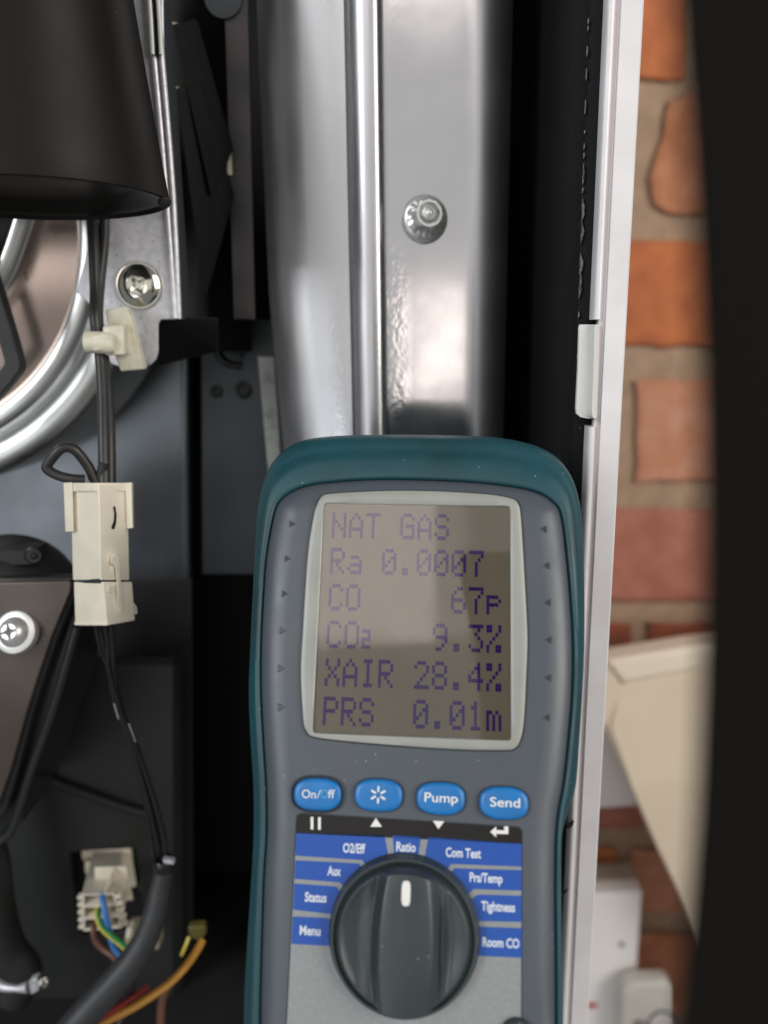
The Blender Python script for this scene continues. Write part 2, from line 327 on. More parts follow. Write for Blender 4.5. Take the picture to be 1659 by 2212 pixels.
# folded tab bridging the edge
tb = MB(); rows = []
tabp = [(1247, 1252), (1245, 1272), (1268, 1280), (1288, 1300)]
prof = []
def tabrow(py, l, r):
    w_ = r-l; out = []
    for t, dy in [(0, 0.0035), (0.0, 0.0008), (0.06, 0.0), (0.45, 0.0), (0.62, -0.0012), (0.75, -0.0022), (0.86, -0.0016), (0.95, -0.0004), (1.0, 0.0012), (1.0, 0.0035)]:
        out.append(P(l+w_*t, py, YL+dy))
    return out
seq = [(701, 1251, 1296), (708, 1249, 1296), (800, 1246, 1294), (880, 1242, 1291), (893, 1243, 1291), (901, 1252, 1290), (904, 1268, 1290)]
tb.rings([tabrow(*s_) for s_ in seq]); tb.build('tab', M['tabwhite'], casing, smooth=50)
MB().tube([P(1216, 1735, YL-.001), P(1217, 1760, YL-.001), P(1223, 1779, YL-.001), P(1232, 1782, YL-.001), P(1239, 1772, YL-.001)], [0.0016, 0.0018, 0.0014, 0.0010, 0.0002], 10, 5).build('black_hook', M['foam'], casing, smooth=50)
MB().tube([P(1205, 1931, YL-.001), P(1216, 1930, YL-.001), P(1227, 1920, YL-.001)], [0.0009, 0.0006, 0.0002], 8, 5).build('black_hook', M['foam'], casing, smooth=50)
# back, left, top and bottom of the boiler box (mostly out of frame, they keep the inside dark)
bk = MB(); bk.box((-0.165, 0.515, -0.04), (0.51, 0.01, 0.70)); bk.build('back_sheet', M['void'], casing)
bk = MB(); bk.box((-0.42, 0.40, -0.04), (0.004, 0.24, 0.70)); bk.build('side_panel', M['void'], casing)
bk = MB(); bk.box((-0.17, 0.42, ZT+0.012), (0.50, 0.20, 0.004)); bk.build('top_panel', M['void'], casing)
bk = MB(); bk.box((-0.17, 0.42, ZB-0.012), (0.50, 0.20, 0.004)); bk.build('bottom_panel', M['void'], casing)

# ------------------------------------------------------------------ silver pressed panel with rib and stud
YP = 0.345
st = thing('pressed_steel_cover', (0.0, YP, ZB), 'tall silver pressed steel cover with a raised vertical rib, behind the analyser', 'steel cover')
def xs(px, Y=YP): return xw(px, 553, Y)
x0, x1 = xs(560), xs(1090)
ribL, ribR = xs(757), xs(840)
prof = []
# left side wraps back in a large radius, gentle hollow, rib, flat right field, right wrap
xe = xs(640)
for a in np.linspace(math.radians(92), math.radians(14), 14):
    prof.append((xe-0.0195*math.sin(a)+0.002, YP+0.0017+0.030*(1-math.cos(a))))
for t in np.linspace(0, 1, 8): prof.append((xe+0.002+(ribL-0.0008-xe-0.002)*t, YP+0.0012*(1-t)**2))
prof_l = list(prof)
prof = [(ribL-0.0004, YP+0.0012), (ribL, YP+0.0022)]
rc = (ribL+ribR)/2-0.0004; rr = (ribR-ribL)/2-0.0012
for a in np.linspace(math.pi, 2*math.pi, 18): prof.append((rc+rr*math.cos(a), YP+0.0012+0.0050*math.sin(a)))
prof += [(ribR-0.0012, YP+0.0030), (ribR-0.0002, YP+0.0030)]
prof_m = list(prof); prof = []
prof.append((ribR-0.0001, YP+0.003)); prof.append((ribR, YP-0.0002))
xk = xs(1018)
for t in np.linspace(0.02, 1, 12): prof.append((ribR+(xk-ribR)*t, YP-0.0002))
for a in np.linspace(math.radians(6), math.radians(92), 14): prof.append((xk+0.0185*math.sin(a), YP-0.0002+0.030*(1-math.cos(a))))
full = [(x, y-(x-ribR)*0.14) for x, y in prof_l+prof_m+prof]
def warp(x, z):           # the left wrap leans inwards towards the bottom
    py = (0.06-z)
    k = max(0.0, min(1.0, (0.02-z)/0.10))
    if x < ribL-0.004: x += 0.006*k*min(1, (ribL-0.004-x)/0.012)
    return x
nz = 60; zs = np.linspace(ZB, ZT, nz); n = len(full)
v = [(warp(x, z), y, z) for z in zs for x, y in full]
f = [(k*n+i, k*n+i+1, (k+1)*n+i+1, (k+1)*n+i) for k in range(nz-1) for i in range(n-1)]
MB().add(v, f).build('cover_sheet', M['steel'], st, smooth=45)
# stud: washer, serrated nut, bolt tip
c = P(917, 474, YP-0.0030); axis = Vector((0.15, -1, 0.10)).normalized()
MB().lathe([(0.0095, -0.001), (0.0098, 0.0006), (0.0092, 0.0014), (0.0080, 0.0022), (0.0066, 0.0026)], c, (0.02, -1, 0.0), 48).build('washer', M['zinc'], st, smooth=30)
def serr(r, h, n=72, amp=0.00035, k=18): return r, h
nut = MB(); rs = []
for r, h, am in [(0.0078, 0.002, .0003), (0.0080, 0.0035, .0003), (0.0066, 0.0045, .0002), (0.0062, 0.0065, .0), (0.0060, 0.0090, .0), (0.0053, 0.0100, 0), (0.0044, 0.0100, 0), (0.0042, 0.0086, 0)]:
    u = axis.orthogonal().normalized(); v_ = axis.cross(u)
    rs.append([c+axis*h+(u*math.cos(a)+v_*math.sin(a))*(r+am*math.cos(a*18)+(0.0004*math.cos(6*a) if 0.004 < h < .0095 else 0)) for a in [2*math.pi*i/108 for i in range(108)]])
nut.rings(rs); nut.build('nut', M['zinc'], st, smooth=35)
MB().lathe([(0.0036, 0.006), (0.0036, 0.0100), (0.0030, 0.0112), (0.0020, 0.0116), (0.0018, 0.0112), (0.0008, 0.0118), (0.0001, 0.0119)], c, axis, 32).build('bolt', M['zinc'], st, smooth=30)

# ------------------------------------------------------------------ left internals
bs = thing('inner_back_sheet', (-0.15, 0.47, ZB), 'dark grey sheet metal wall inside the boiler behind the hanging connector', 'metal sheet')
MB().hexa([P(-260, 3000, .455), P(402, 3000, .455), P(398, 640, .455), P(-260, 640, .455)], [P(-260, 3000, .46), P(402, 3000, .46), P(398, 640, .46), P(-260, 640, .46)]).build('sheet', M['backsheet'], bs)
# bent edge of the sheet: rounded fold
v0, v1 = P(402, 640, .455), P(440, 2600, .455)
MB().tube([P(398, 640, .4585), P(402, 1200, .4585), P(406, 2600, .4585)], 0.0038, 16, 2).build('folded_edge', M['backsheet'], bs)
mp_ = thing('mounting_plate', (-0.08, 0.44, ZB), 'dark steel plate with three bolt bosses and a J groove, left of silver cover', 'mounting plate')
MB().hexa([P(438, 1240, .44), P(660, 1240, .44), P(640, 690, .44), P(434, 690, .44)], [P(438, 1240, .444), P(660, 1240, .444), P(640, 690, .444), P(434, 690, .444)]).build('plate', M['darksheet'], mp_, bevel=0.0005)
MB().tube([P(466, 690, .4392), P(466, 735, .4392), P(472, 765, .4392), P(490, 785, .4392), P(520, 790, .4392)], 0.0022, 10, 6).build('groove_bead', M['blackpaint'], mp_)
MB().tube([P(490, 690, .4396), P(490, 740, .4396), P(498, 762, .4396), P(524, 772, .4396)], 0.0016, 10, 6).build('groove_bead', M['darksheet'], mp_)
for px, py, r in [(519, 748, 18), (526, 843, 18), (468, 846, 13)]:
    c = P(px, py, .4402); k = r/1659*.44
    bb = MB().lathe([(k*1.1, 0), (k, 0.0012), (k*.72, 0.0015), (k*.55, 0.0003), (k*.3, 0.0002), (k*.22, 0.0008), (0.0001, 0.0009)], c, (0, -1, 0), 28)
    bb.build('bolt_boss', M['blackpaint'], mp_, smooth=35)
# pinkish tall rail seen between the black parts at the top
rl = thing('tall_narrow_rail', (-0.08, 0.42, -0.02), 'tall narrow grey rail standing just left of the silver cover', 'metal rail')
MB().hexa([P(505, 690, .388), P(552, 690, .388), P(532, -220, .388), P(478, -220, .388)], [P(505, 690, .392), P(552, 690, .392), P(532, -220, .392), P(478, -220, .392)]).build('rail_sheet', mat('rail_grey', (0.12, 0.11, 0.11), 0.5, 0.4, bump=(300, .2, .0003), var=(40, (0.07, 0.07, 0.07), 0.4, 0.7)), rl, bevel=0.0006)
MB().lathe([(0.0085, 0), (0.0085, 0.001), (0.0065, 0.001), (0.0065, -0.0005)], P(483, -4, .3878), (0, -1, 0), 32).build('pressed_ring', M['darksheet'], rl)
MB().hexa([P(491, 378, .384), P(502, 378, .384), P(500, 318, .384), P(492, 318, .384)], [P(491, 378, .388), P(502, 378, .388), P(500, 318, .388), P(492, 318, .388)]).build('cream_tab', M['clip'], rl)
# slanted black braces in the gap
bz = thing('slanted_black_brackets', (-0.10, 0.38, 0.05), 'slanted black sheet brackets in the dark gap right of the galvanised upright', 'bracket')
for a, b_, e, g_ in [((372, 52), (420, 40), (498, 320), (455, 420)), ((380, 190), (432, 180), (500, 420), (440, 640))]:
    q = [P(a[0], a[1], .365), P(b_[0], b_[1], .370), P(e[0], e[1], .380), P(g_[0], g_[1], .370)]
    MB().prism(q, (0.001, 0.002, 0)).build('brace_sheet', M['foam'], bz, bevel=0.0003)
for a, b_ in [((370, 47), (388, 50)), ((378, 187), (402, 190))]:
    MB().hexa([P(a[0], a[1], .368), P(b_[0], b_[1], .368), P(b_[0]+2, b_[1]+6, .368), P(a[0], a[1]+5, .368)], [P(a[0], a[1], .371), P(b_[0], b_[1], .371), P(b_[0]+2, b_[1]+6, .371), P(a[0], a[1]+5, .371)]).build('pale_edge', M['clip'], bz)  # short pale strip at the upper end of each brace
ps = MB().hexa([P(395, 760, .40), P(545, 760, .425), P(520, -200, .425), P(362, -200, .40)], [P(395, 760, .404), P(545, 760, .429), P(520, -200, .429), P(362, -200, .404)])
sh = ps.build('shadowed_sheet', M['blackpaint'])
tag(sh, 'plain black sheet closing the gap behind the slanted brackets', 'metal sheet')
ws = MB().hexa([P(557, 770, .40), P(592, 771, .40), P(612, 1080, .40), P(585, 1080, .40)], [P(557, 770, .403), P(592, 771, .403), P(612, 1080, .403), P(585, 1080, .403)]).build('worn_metal_strip', M['oldpaper'], bevel=0.0004)
tag(ws, 'worn pale grey metal strip sticking up behind the top left corner of the analyser', 'metal strip')

# drum (round pressed door with ribs), turned about Y
YD = 0.372
pts = [P(px, py, YD) for px, py in [(160, 633), (133, 713), (83, 796), (0, 873)]]
A_ = np.array([[2*p.x, 2*p.z, 1] for p in pts]); B_ = np.array([p.x**2+p.z**2 for p in pts]); s_ = np.linalg.lstsq(A_, B_, rcond=None)[0]
dc = Vector((s_[0], YD, s_[1])); R1 = math.sqrt(s_[2]+s_[0]**2+s_[1]**2)
drum = thing('round_pressed_drum', (dc.x, YD, dc.z), 'round metal drum cover with two polished ribs, cut off at the left picture edge', 'drum')
k = 1/1659*YD
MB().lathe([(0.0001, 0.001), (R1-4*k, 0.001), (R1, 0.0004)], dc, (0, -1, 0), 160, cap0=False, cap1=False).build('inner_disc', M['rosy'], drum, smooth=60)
prof = [(R1, -0.0005)]
for a in np.linspace(0, math.pi, 14): prof.append((R1+24*k-24*k*math.cos(a), 0.0012+0.0040*math.sin(a)))
prof += [(R1+52*k, -0.0005), (R1+56*k, -0.003)]
for a in np.linspace(0.2, math.pi, 14): prof.append((R1+92*k-34*k*math.cos(a), -0.004+0.006*math.sin(a)))
prof += [(R1+130*k, -0.02), (R1+130*k, -0.06)]
MB().lathe(prof, dc, (0, -1, 0), 160, cap0=False, cap1=False).build('ribbed_rim', M['spun'], drum, smooth=60)
# inner polished collar at upper left
col = thing('polished_collar', P(-20, 500, .35), 'bright polished collar arc above the black angled arm at the left edge', 'collar')
MB().tube([P(78, 380, .352), P(66, 430, .352), P(50, 480, .352), P(30, 540, .352), P(8, 592, .352), P(-30, 650, .352), P(-80, 700, .352)], 0.0042, 18, 6, flat=0.6).build('collar_ring', M['spun'], col, smooth=60)
MB().tube([P(46, 380, .356), P(32, 440, .356), P(10, 510, .356), P(-20, 575, .356), P(-70, 640, .356)], 0.0075, 18, 6, flat=0.4).build('collar_throat', M['blackplastic'], col, smooth=60)
arm = MB()
arm.tube([P(-60, 480, .350), P(-8, 640, .345), P(32, 775, .345), P(28, 800, .345), P(-15, 850, .345), P(-70, 890, .345)], 0.0047, 4, 3, flat=1.0)
tag(arm.build('black_angled_arm', M['blackplastic'], smooth=30, bevel=0.0006), 'black angled plastic arm bent in front of the metal drum disc at the left edge', 'bracket arm')
# hair on the disc
tag(MB().tube([P(66, 562, .3705), P(56, 575, .3705), P(53, 590, .3705), P(58, 605, .3705)], 0.00022, 6, 5).build('stray_fibre', M['brown']), 'thin brown curl of fibre lying on the metal drum disc', 'fibre')

# galvanised upright with screw
YG = 0.342
up = thing('galvanised_upright', (-0.08, YG, -0.0), 'galvanised steel upright with rounded foot behind the hanging black cables', 'bracket')
foot = [(-40, -260), (345, -260), (352, 0), (358, 430), (378, 690), (347, 690), (341, 700), (341, 760), (337, 775), (326, 787), (308, 792), (262, 794), (240, 786), (233, 770), (228, 720), (205, 680), (196, 660), (175, 640), (165, 632), (188, 540), (192, 440), (100, 440), (-40, 440)]
MB().prism([P(x, y, YG) for x, y in foot], (0, 0.0016, 0)).build('upright_sheet', M['galv'], up, bevel=0.0005)
# channel fold at right: light ridge, dark groove, ridge, and dark return
def vfold(px0, px1, dy0, dy1, name, m, y0=-230, y1=690, lean=0.0):
    MB().hexa([P(px0[1], y1, YG+dy0), P(px1[1], y1, YG+dy1), P(px1[0], y0, YG+dy1), P(px0[0], y0, YG+dy0)], [P(px0[1], y1, YG+dy0+.002), P(px1[1], y1, YG+dy1+.002), P(px1[0], y0, YG+dy1+.002), P(px0[0], y0, YG+dy0+.002)]).build(name, m, up, bevel=0.0003)
MB().tube([P(297, -230, YG-.001), P(333, 123, YG-.001), P(360, 430, YG-.001), P(378, 688, YG-.001)], 0.0013, 10, 3).build('fold', M['galv'], up)
MB().tube([P(318, -230, YG-.0008), P(349, 123, YG-.0008), P(374, 430, YG-.0008), P(386, 688, YG-.0008)], 0.0013, 10, 3).build('fold', M['galv'], up)
MB().tube([P(307, -230, YG-.0009), P(341, 123, YG-.0009), P(367, 430, YG-.0009), P(382, 688, YG-.0009)], 0.0009, 8, 3).build('groove', M['blackpaint'], up)
vfold((322, 390), (354, 412), 0.0, 0.010, 'return_flange', M['darksheet'], y0=-230, y1=690)
for px in (323, 341):
    MB().tube([P(px-9, -100, YG-.0035), P(px+1, 10, YG-.0035), P(px+7, 118, YG-.0035)], 0.0008, 6, 3).build('slot_edge', M['labelwhite'], up)
MB().hexa([P(329, 119, YG-.003), P(347, 120, YG-.003), P(334, -100, YG-.003), P(318, -100, YG-.003)], [P(329, 119, YG-.002), P(347, 120, YG-.002), P(334, -100, YG-.002), P(318, -100, YG-.002)]).build('slot', M['ink'], up)
# dark notch behind the foot
MB().prism([P(342, 700, YG+.004), P(349, 686, YG+.004), P(470, 686, YG+.004), P(470, 760, YG+.03), P(410, 760, YG+.03), P(343, 790, YG+.02)], (0, 0.002, 0)).build('lower_bracket', M['blackpaint'], up, bevel=.0003)

def cross_screw(name, c, r, axis, parent, m, h=0.0032, rot=0.3):
    ax = Vector(axis).normalized(); u = ax.orthogonal().normalized(); v_ = ax.cross(u)
    rs = []; N_ = 96; 
    prof = [(1.0, 0.0), (1.0, .18), (.96, .30), (.80, .62), (.62, .85), (.50, .95)]
    for rf, hf in prof: rs.append([c+ax*h*hf+(u*math.cos(a)+v_*math.sin(a))*r*rf for a in [2*math.pi*i/N_ for i in range(N_)]])
    def cr(a, s): return r*s*(0.24+0.26*abs(math.cos(2*(a+rot)))**5)
    for s, hf in [(1.0, .96), (0.85, .45), (0.45, .05)]:
        rs.append([c+ax*h*hf+(u*math.cos(a)+v_*math.sin(a))*cr(a, s) for a in [2*math.pi*i/N_ for i in range(N_)]])
    mb = MB().rings(rs, cap0=True, cap1=True); o = mb.build(name, m, parent, smooth=28)
    return o
sc = P(301, 617, YG-0.0005)
scr = thing('cross_head_screw', sc, 'shiny cross head screw in the galvanised upright above the ivory clip', 'screw')
MB().lathe([(0.0097, 0), (0.0099, .0006), (0.0095, .0012), (0.0088, .0011)], sc, (0, -1, 0), 64).build('screw_flange', M['chrome'], scr)
cross_screw('screw_head', sc+Vector((0, -0.0008, 0)), 0.0089, (0.0, -1, 0), scr, M['chrome'], h=0.0026, rot=0.25)

# cable clip
YC = 0.318
cl = thing('ivory_cable_clip', P(250, 730, YC), 'ivory plastic clip gripping the twin black cable on the galvanised foot', 'cable clip')
MB().prism([P(227, 670, YC+.008), P(270, 660, YC+.008), P(282, 685, YC+.008), P(310, 798, YC+.012), P(260, 803, YC+.012), P(238, 740, YC+.008)], (0, 0.006, 0)).build('clip_strap', M['clip'], cl, bevel=0.0008)
MB().hexa([P(226, 768, YC), P(270, 768, YC), P(266, 700, YC), P(220, 704, YC)], [P(238, 768, YC+.016), P(292, 765, YC+.016), P(284, 700, YC+.016), P(232, 702, YC+.016)]).build('clip_body', M['clip'], cl, bevel=0.0012)
MB().lathe([(0.0001, -0.007), (0.0038, -0.0066), (0.0044, -0.005), (0.0044, 0.005)], P(214, 740, YC+.001), (-1, 0, 0.05), 24).build('clip_button', M['clip'], cl, smooth=50)
MB().prism([P(193, 722, YC-.003), P(228, 718, YC-.003), P(228, 757, YC-.003), P(197, 762, YC-.003)], (0, 0.007, 0)).build('clip_toe', M['clip'], cl, bevel=0.0016)

# duct
dz = P(100, 430, .285).z
duct = thing('black_air_duct', Vector((P(60, 430, .285).x, .285, dz)), 'large flared black plastic duct hanging in the upper left corner', 'duct')
rr_ = (P(359, 432, .285).x-P(62, 430, .285).x)
dcx = P(62, 430, .285).x
seg = 96
def dring(r, z, cx=dcx, sq=0.92): return [(cx+r*math.cos(a), .285+r*sq*math.sin(a), z) for a in [2*math.pi*i/seg for i in range(seg)]]
H = 0.15
rs = []
for t in np.linspace(1, 0, 24):
    rs.append(dring(rr_*(1-0.34*t**0.92), dz+H*t, dcx))
rs.append(dring(rr_*1.002, dz-0.0003)); rs.append(dring(rr_*0.985, dz-0.0006)); rs.append(dring(rr_*0.97, dz+0.001)); 
for t in np.linspace(0.05, 0.5, 6): rs.append(dring(rr_*(0.95-0.5*t), dz+0.012*t))
MB().rings(rs, cap0=False, cap1=True).build('duct_shell', M['duct'], duct, smooth=50)
MB().lathe([(0.0022, 0), (0.0024, 0.001), (0.0012, 0.002), (0.0001, 0.0022)], P(354, 433, .285-.001), (0.3, -.3, -0.9), 16).build('rim_rivet', M['blackplastic'], duct)

# twin cables
cb = MB(); cb.tube([P(196, 440, .333), P(202, 520, .331), P(206, 620, .328), P(206, 690, .322), P(216, 760, .322), P(222, 850, .316), P(224, 950, .308), P(226, 1050, .302)], 0.0023, 14, 8)
tag(cb.build('black_cable', M['cable'], smooth=60), 'left strand of the twin black cable between the black duct and the cream connector', 'cable', 'twin black cables')
cb = MB(); cb.tube([P(226, 440, .336), P(224, 520, .334), P(214, 620, .330), P(211, 690, .324), P(222, 760, .324), P(232, 850, .318), P(237, 950, .310), P(238, 1050, .304)], 0.0023, 14, 8)
tag(cb.build('black_cable', M['cable'], smooth=60), 'right strand of the twin black cable between the black duct and the cream connector', 'cable', 'twin black cables')
cb = MB(); cb.tube([P(224, 1000, .303), P(212, 1050, .303), P(192, 1010, .302), P(165, 975, .300), P(143, 966, .299), P(125, 975, .298), P(103, 1003, .298), P(104, 1015, .298), P(128, 1028, .298), P(160, 1035, .298), P(183, 1036, .299)], 0.0020, 14, 8)
tag(cb.build('looped_cable', M['cable'], smooth=60), 'short black cable bent into a loop above the cream connector, cut end showing', 'cable')

# cream inline connector
Yk = 0.288
cn = thing('inline_connector', P(220, 1200, Yk), 'cream inline wire connector with a black pen mark, hanging left of the analyser', 'connector')
def cprism(l, e, r, y0, y1, dl=(0, 0, 0), yb=0.020, name='', m=None, bev=0.0004, top=None, bot=None):
    yt = top or (y0, y0, y0); ybm = bot or (y1, y1, y1)
    T = [P(l, yt[0], Yk+.010), P(e, yt[1], Yk), P(r, yt[2], Yk+.009), P((l+r)/2+6, yt[1], Yk+yb)]
    B = [P(l+dl[0], ybm[0], Yk+.010), P(e+dl[1], ybm[1], Yk), P(r+dl[2], ybm[2], Yk+.009), P((l+r)/2+6+dl[1], ybm[1], Yk+yb)]
    return MB().hexa(T, B).build(name, m or M['cream'], cn, bevel=bev)
cprism(152, 213, 276, 1046, 1253, (5, 5, 4), name='upper_housing')
cprism(139, 205, 284, 1043, 1062, (0, 0, 0), yb=0.019, name='collar')
for l, r_, yy, dp in ((137, 156, 1149, .0085), (270, 284, 1142, .0075)):
    MB().hexa([P(l, 1043, Yk+dp), P(r_, 1042, Yk+dp-.002), P(r_+3, yy-1, Yk+dp-.002), P(l+4, yy, Yk+dp)], [P(l+4, 1043, Yk+dp+.006), P(r_+4, 1042, Yk+dp+.006), P(r_+6, yy-1, Yk+dp+.006), P(l+8, yy, Yk+dp+.006)]).build('side_flange', M['cream'], cn, bevel=0.0003)
cprism(159, 222, 286, 1257, 1350, (3, 10, 6), name='lower_housing', bot=(1350, 1351, 1340))
cprism(160, 230, 292, 1343, 1350, (0, 0, 0), yb=.019, name='foot_lip', top=(1343, 1343, 1330), bot=(1351, 1352, 1338))
cprism(162, 215, 272, 1250, 1260, (0, 0, 0), yb=.018, name='joint', m=M['recess'])
# latch hook on the right-hand face
def onface(px, py, out=0.0):     # right face of the connector
    t = (px-215)/(280-215); return P(px, py, Yk+.009*t-out)
def plate(pts, th, name, m, par=cn, fn=onface, bev=0.0003):
    a = [fn(x, y, th) for x, y in pts]; b2 = [fn(x, y, -0.0006) for x, y in pts]; n = len(pts)
    return MB().add(a+b2, [tuple(range(n)), tuple(range(n, 2*n))]+[(i, (i+1)%n, (i+1)%n+n, i+n) for i in range(n)]).build(name, m, par, bevel=bev)
plate([(240, 1206), (244, 1198), (253, 1197), (258, 1206), (261, 1250), (264, 1306), (268, 1322), (258, 1326), (252, 1310), (252, 1250), (248, 1222), (240, 1218)], 0.0026, 'latch_hook', M['cream'])
plate([(237, 1222), (247, 1222), (246, 1246), (240, 1246)], 0.0010, 'latch_stop', M['cream'])
plate([(233, 1265), (249, 1264), (251, 1310), (259, 1331), (250, 1332), (245, 1290), (241, 1280), (234, 1280)], 0.0020, 'latch_spring', M['cream'])
plate([(278, 1258), (284, 1262), (288, 1300), (296, 1312), (297, 1326), (284, 1329), (277, 1310)], 0.0006, 'rear_spring', M['cream'])
plate([(270, 1335), (291, 1330), (291, 1340), (278, 1342)], 0.001, 'foot_nib', M['cream'])
plate([(245, 1094), (249, 1094), (252, 1112), (251, 1130), (247, 1143), (241, 1143), (241, 1138), (246, 1125), (247, 1110)], 0.00015, 'pen_mark', M['ink'], bev=None)

# gas valve lower left
gv = thing('valve_with_bronzed_lid', P(60, 1500, .31), 'valve body with bronzed metal lid and black rim at the lower left edge', 'valve')
Yv = 0.315
lid = [(-160, 1262), (0, 1259), (150, 1255), (155, 1262), (152, 1280), (113, 1373), (80, 1470), (60, 1533), (25, 1659), (-5, 1745), (-30, 1765), (-160, 1770)]
MB().prism([P(x, y, Yv) for x, y in lid], (0, 0.004, 0)).build('lid', M['lid'], gv, bevel=0.0007)
rimo = [(-160, 1250), (0, 1250), (156, 1247), (163, 1258), (161, 1285), (123, 1383), (90, 1480), (70, 1545), (38, 1668), (12, 1755), (-18, 1790), (-160, 1795)]
MB().prism([P(x, y, Yv+.0025) for x, y in rimo], (0, 0.006, 0)).build('rim', M['rim'], gv, bevel=0.0012)
body_ = [(-160, 1290), (150, 1290), (172, 1300), (172, 1345), (140, 1450), (118, 1540), (76, 1660), (54, 1730), (34, 1795), (0, 1832), (-160, 1850)]
MB().prism([P(x, y, Yv+.010) for x, y in body_], (0, 0.05, 0)).build('valve_body', M['rim'], gv, bevel=0.002)
MB().tube([P(167, 1353, Yv+.006), P(142, 1440, Yv+.006), P(113, 1539, Yv+.006), P(70, 1659, Yv+.006), P(48, 1730, Yv+.006), P(25, 1795, Yv+.006), P(-10, 1822, Yv+.006)], 0.0022, 10, 4).build('gasket_bead', M['rim'], gv)
sv = P(38, 1366, Yv-.001); svx = (-0.05, -0.92, 0.40)
scr2 = thing('lid_screw', sv, 'raised silver cross head screw in the bronzed lid at the left edge', 'screw')
MB().lathe([(0.0092, -0.001), (0.0094, .0016), (0.0090, .0028), (0.0070, .0034)], sv, svx, 64).build('screw_flange', M['zinc'], scr2)
cross_screw('screw_head', sv+Vector(svx)*0.0025, 0.0066, svx, scr2, M['zinc'], h=0.0052, rot=0.6)
lump = MB(); c = P(20, 1265, .345)
lump.lathe([(0.031*math.cos(a), 0.030*math.sin(a)) for a in np.linspace(-0.6, 1.45, 16)], c+Vector((0, 0, -0.006)), (0.05, 0, 1), 40)
lump.box(P(25, 1195, .335), (0.026, 0.016, 0.006)); 
lo = lump.build('black_coil_cap', M['blackplastic'], smooth=50)
tag(lo, 'rounded black plastic cap poking up behind the bronzed lid', 'plastic cap')
MB().lathe([(0.0035, 0), (0.0037, 0.004), (0.003, 0.005), (0.0015, 0.005), (0.001, 0.003)], P(70, 1198, .322), (0.5, -0.8, 0.1), 20).build('cap_terminal', M['blackpaint'], lo, smooth=40)

# black control housing with opening
Yh = 0.395
hs = thing('black_control_housing', P(250, 1800, Yh), 'large black control housing with a square opening for the white plug, lower left', 'housing')
def frame(outer, inner, Y, th, name, m, par):
    o = [P(x, y, Y) for x, y in outer]; i = [P(x, y, Y) for x, y in inner]; d = Vector((0, th, 0))
    v = o+i+[q+d for q in o]+[q+d for q in i]; f = []
    for a in range(4):
        b2 = (a+1) % 4
        f += [(a, b2, 4+b2, 4+a), (8+a, 8+b2, 12+b2, 12+a), (a, b2, 8+b2, 8+a), (4+a, 4+b2, 12+b2, 12+a)]
    return MB().add(v, f).build(name, m, par, bevel=0.0006)
M['housing'] = mat('housing_plastic', (0.020, 0.021, 0.021), 0.45, bump=(1500, 0.2, 0.0001), rvar=(25, 0.36, 0.55))
frame([(-160, 1440), (372, 1440), (372, 2900), (-160, 2900)], [(148, 1841), (296, 1832), (314, 2010), (172, 2022)], Yh, 0.006, 'front_wall', M['housing'], hs)
# rounded upper edge of the front wall
MB().hexa([P(-160, 1440, Yh), P(372, 1440, Yh), P(380, 1418, Yh+.006), P(-160, 1418, Yh+.006)], [P(-160, 1440, Yh+.02), P(372, 1440, Yh+.02), P(380, 1418, Yh+.02), P(-160, 1418, Yh+.02)]).build('top_edge', M['housing'], hs, bevel=0.001)
MB().hexa([P(372, 1440, Yh), P(392, 1420, Yh+.01), P(400, 2900, Yh+.01), P(372, 2900, Yh)], [P(372, 1440, Yh+.02), P(392, 1420, Yh+.025), P(400, 2900, Yh+.025), P(372, 2900, Yh+.02)]).build('side_wall', M['blackplastic'], hs, bevel=0.001)
MB().hexa([P(100, 1256, .43), P(415, 1250, .43), P(420, 2900, .43), P(100, 2900, .43)], [P(100, 1256, .446), P(415, 1250, .446), P(420, 2900, .446), P(100, 2900, .446)]).build('rear_cover', M['blackplastic'], hs, bevel=0.001)
pk = [P(130, 1800, Yh+.0105), P(330, 1800, Yh+.0105), P(330, 2040, Yh+.0105), P(130, 2040, Yh+.0105)]
MB().prism(pk, (0, 0.002, 0)).build('circuit_board', M['void'], hs)
MB().prism([P(284, 1826, Yh+.0080), P(297, 1828, Yh+.0080), P(312, 1925, Yh+.0080), P(303, 1925, Yh+.0080)], (0, 0.0015, 0)).build('board_edge', M['pcb'], hs)
MB().tube([P(70, 1660, Yh-.003), P(120, 1690, Yh-.003), P(200, 1720, Yh-.003), P(270, 1745, Yh-.003), P(330, 1760, Yh-.003)], 0.0022, 10, 5).build('moulded_bead', M['blackplastic'], hs)
# round black hose lower-left
ho = MB().tube([P(-60, 1780, .36), P(-25, 1850, .36), P(-10, 1960, .36), P(15, 2050, .36), P(50, 2100, .36), P(30, 2150, .36)], 0.010, 20, 6)
tag(ho.build('black_hose', M['blackplastic'], smooth=60), 'fat black hose in shadow running down the lower left corner', 'hose')
hc = thing('hose_clamp', P(40, 2130, .33), 'small bright metal clamp and screw end at the bottom left corner', 'hose clamp')
MB().tube([P(-30, 2100, .335), P(0, 2128, .332), P(35, 2135, .33), P(60, 2132, .33)], [0.0025, 0.0025, 0.0016, 0.003], 12, 4).build('clamp_band', M['galv'], hc)
MB().prism([P(62, 2120, .328), P(80, 2112, .328), P(84, 2140, .328), P(66, 2150, .328)], (0, 0.004, 0)).build('clamp_lug', M['galv'], hc, bevel=.0005)
MB().lathe([(0.0024, 0), (0.0027, .002), (0.0024, .005), (0.001, .0055)], P(90, 2118, .328), (0.5, -0.7, 0.4), 16).build('clamp_screw', M['chrome'], hc, smooth=40)

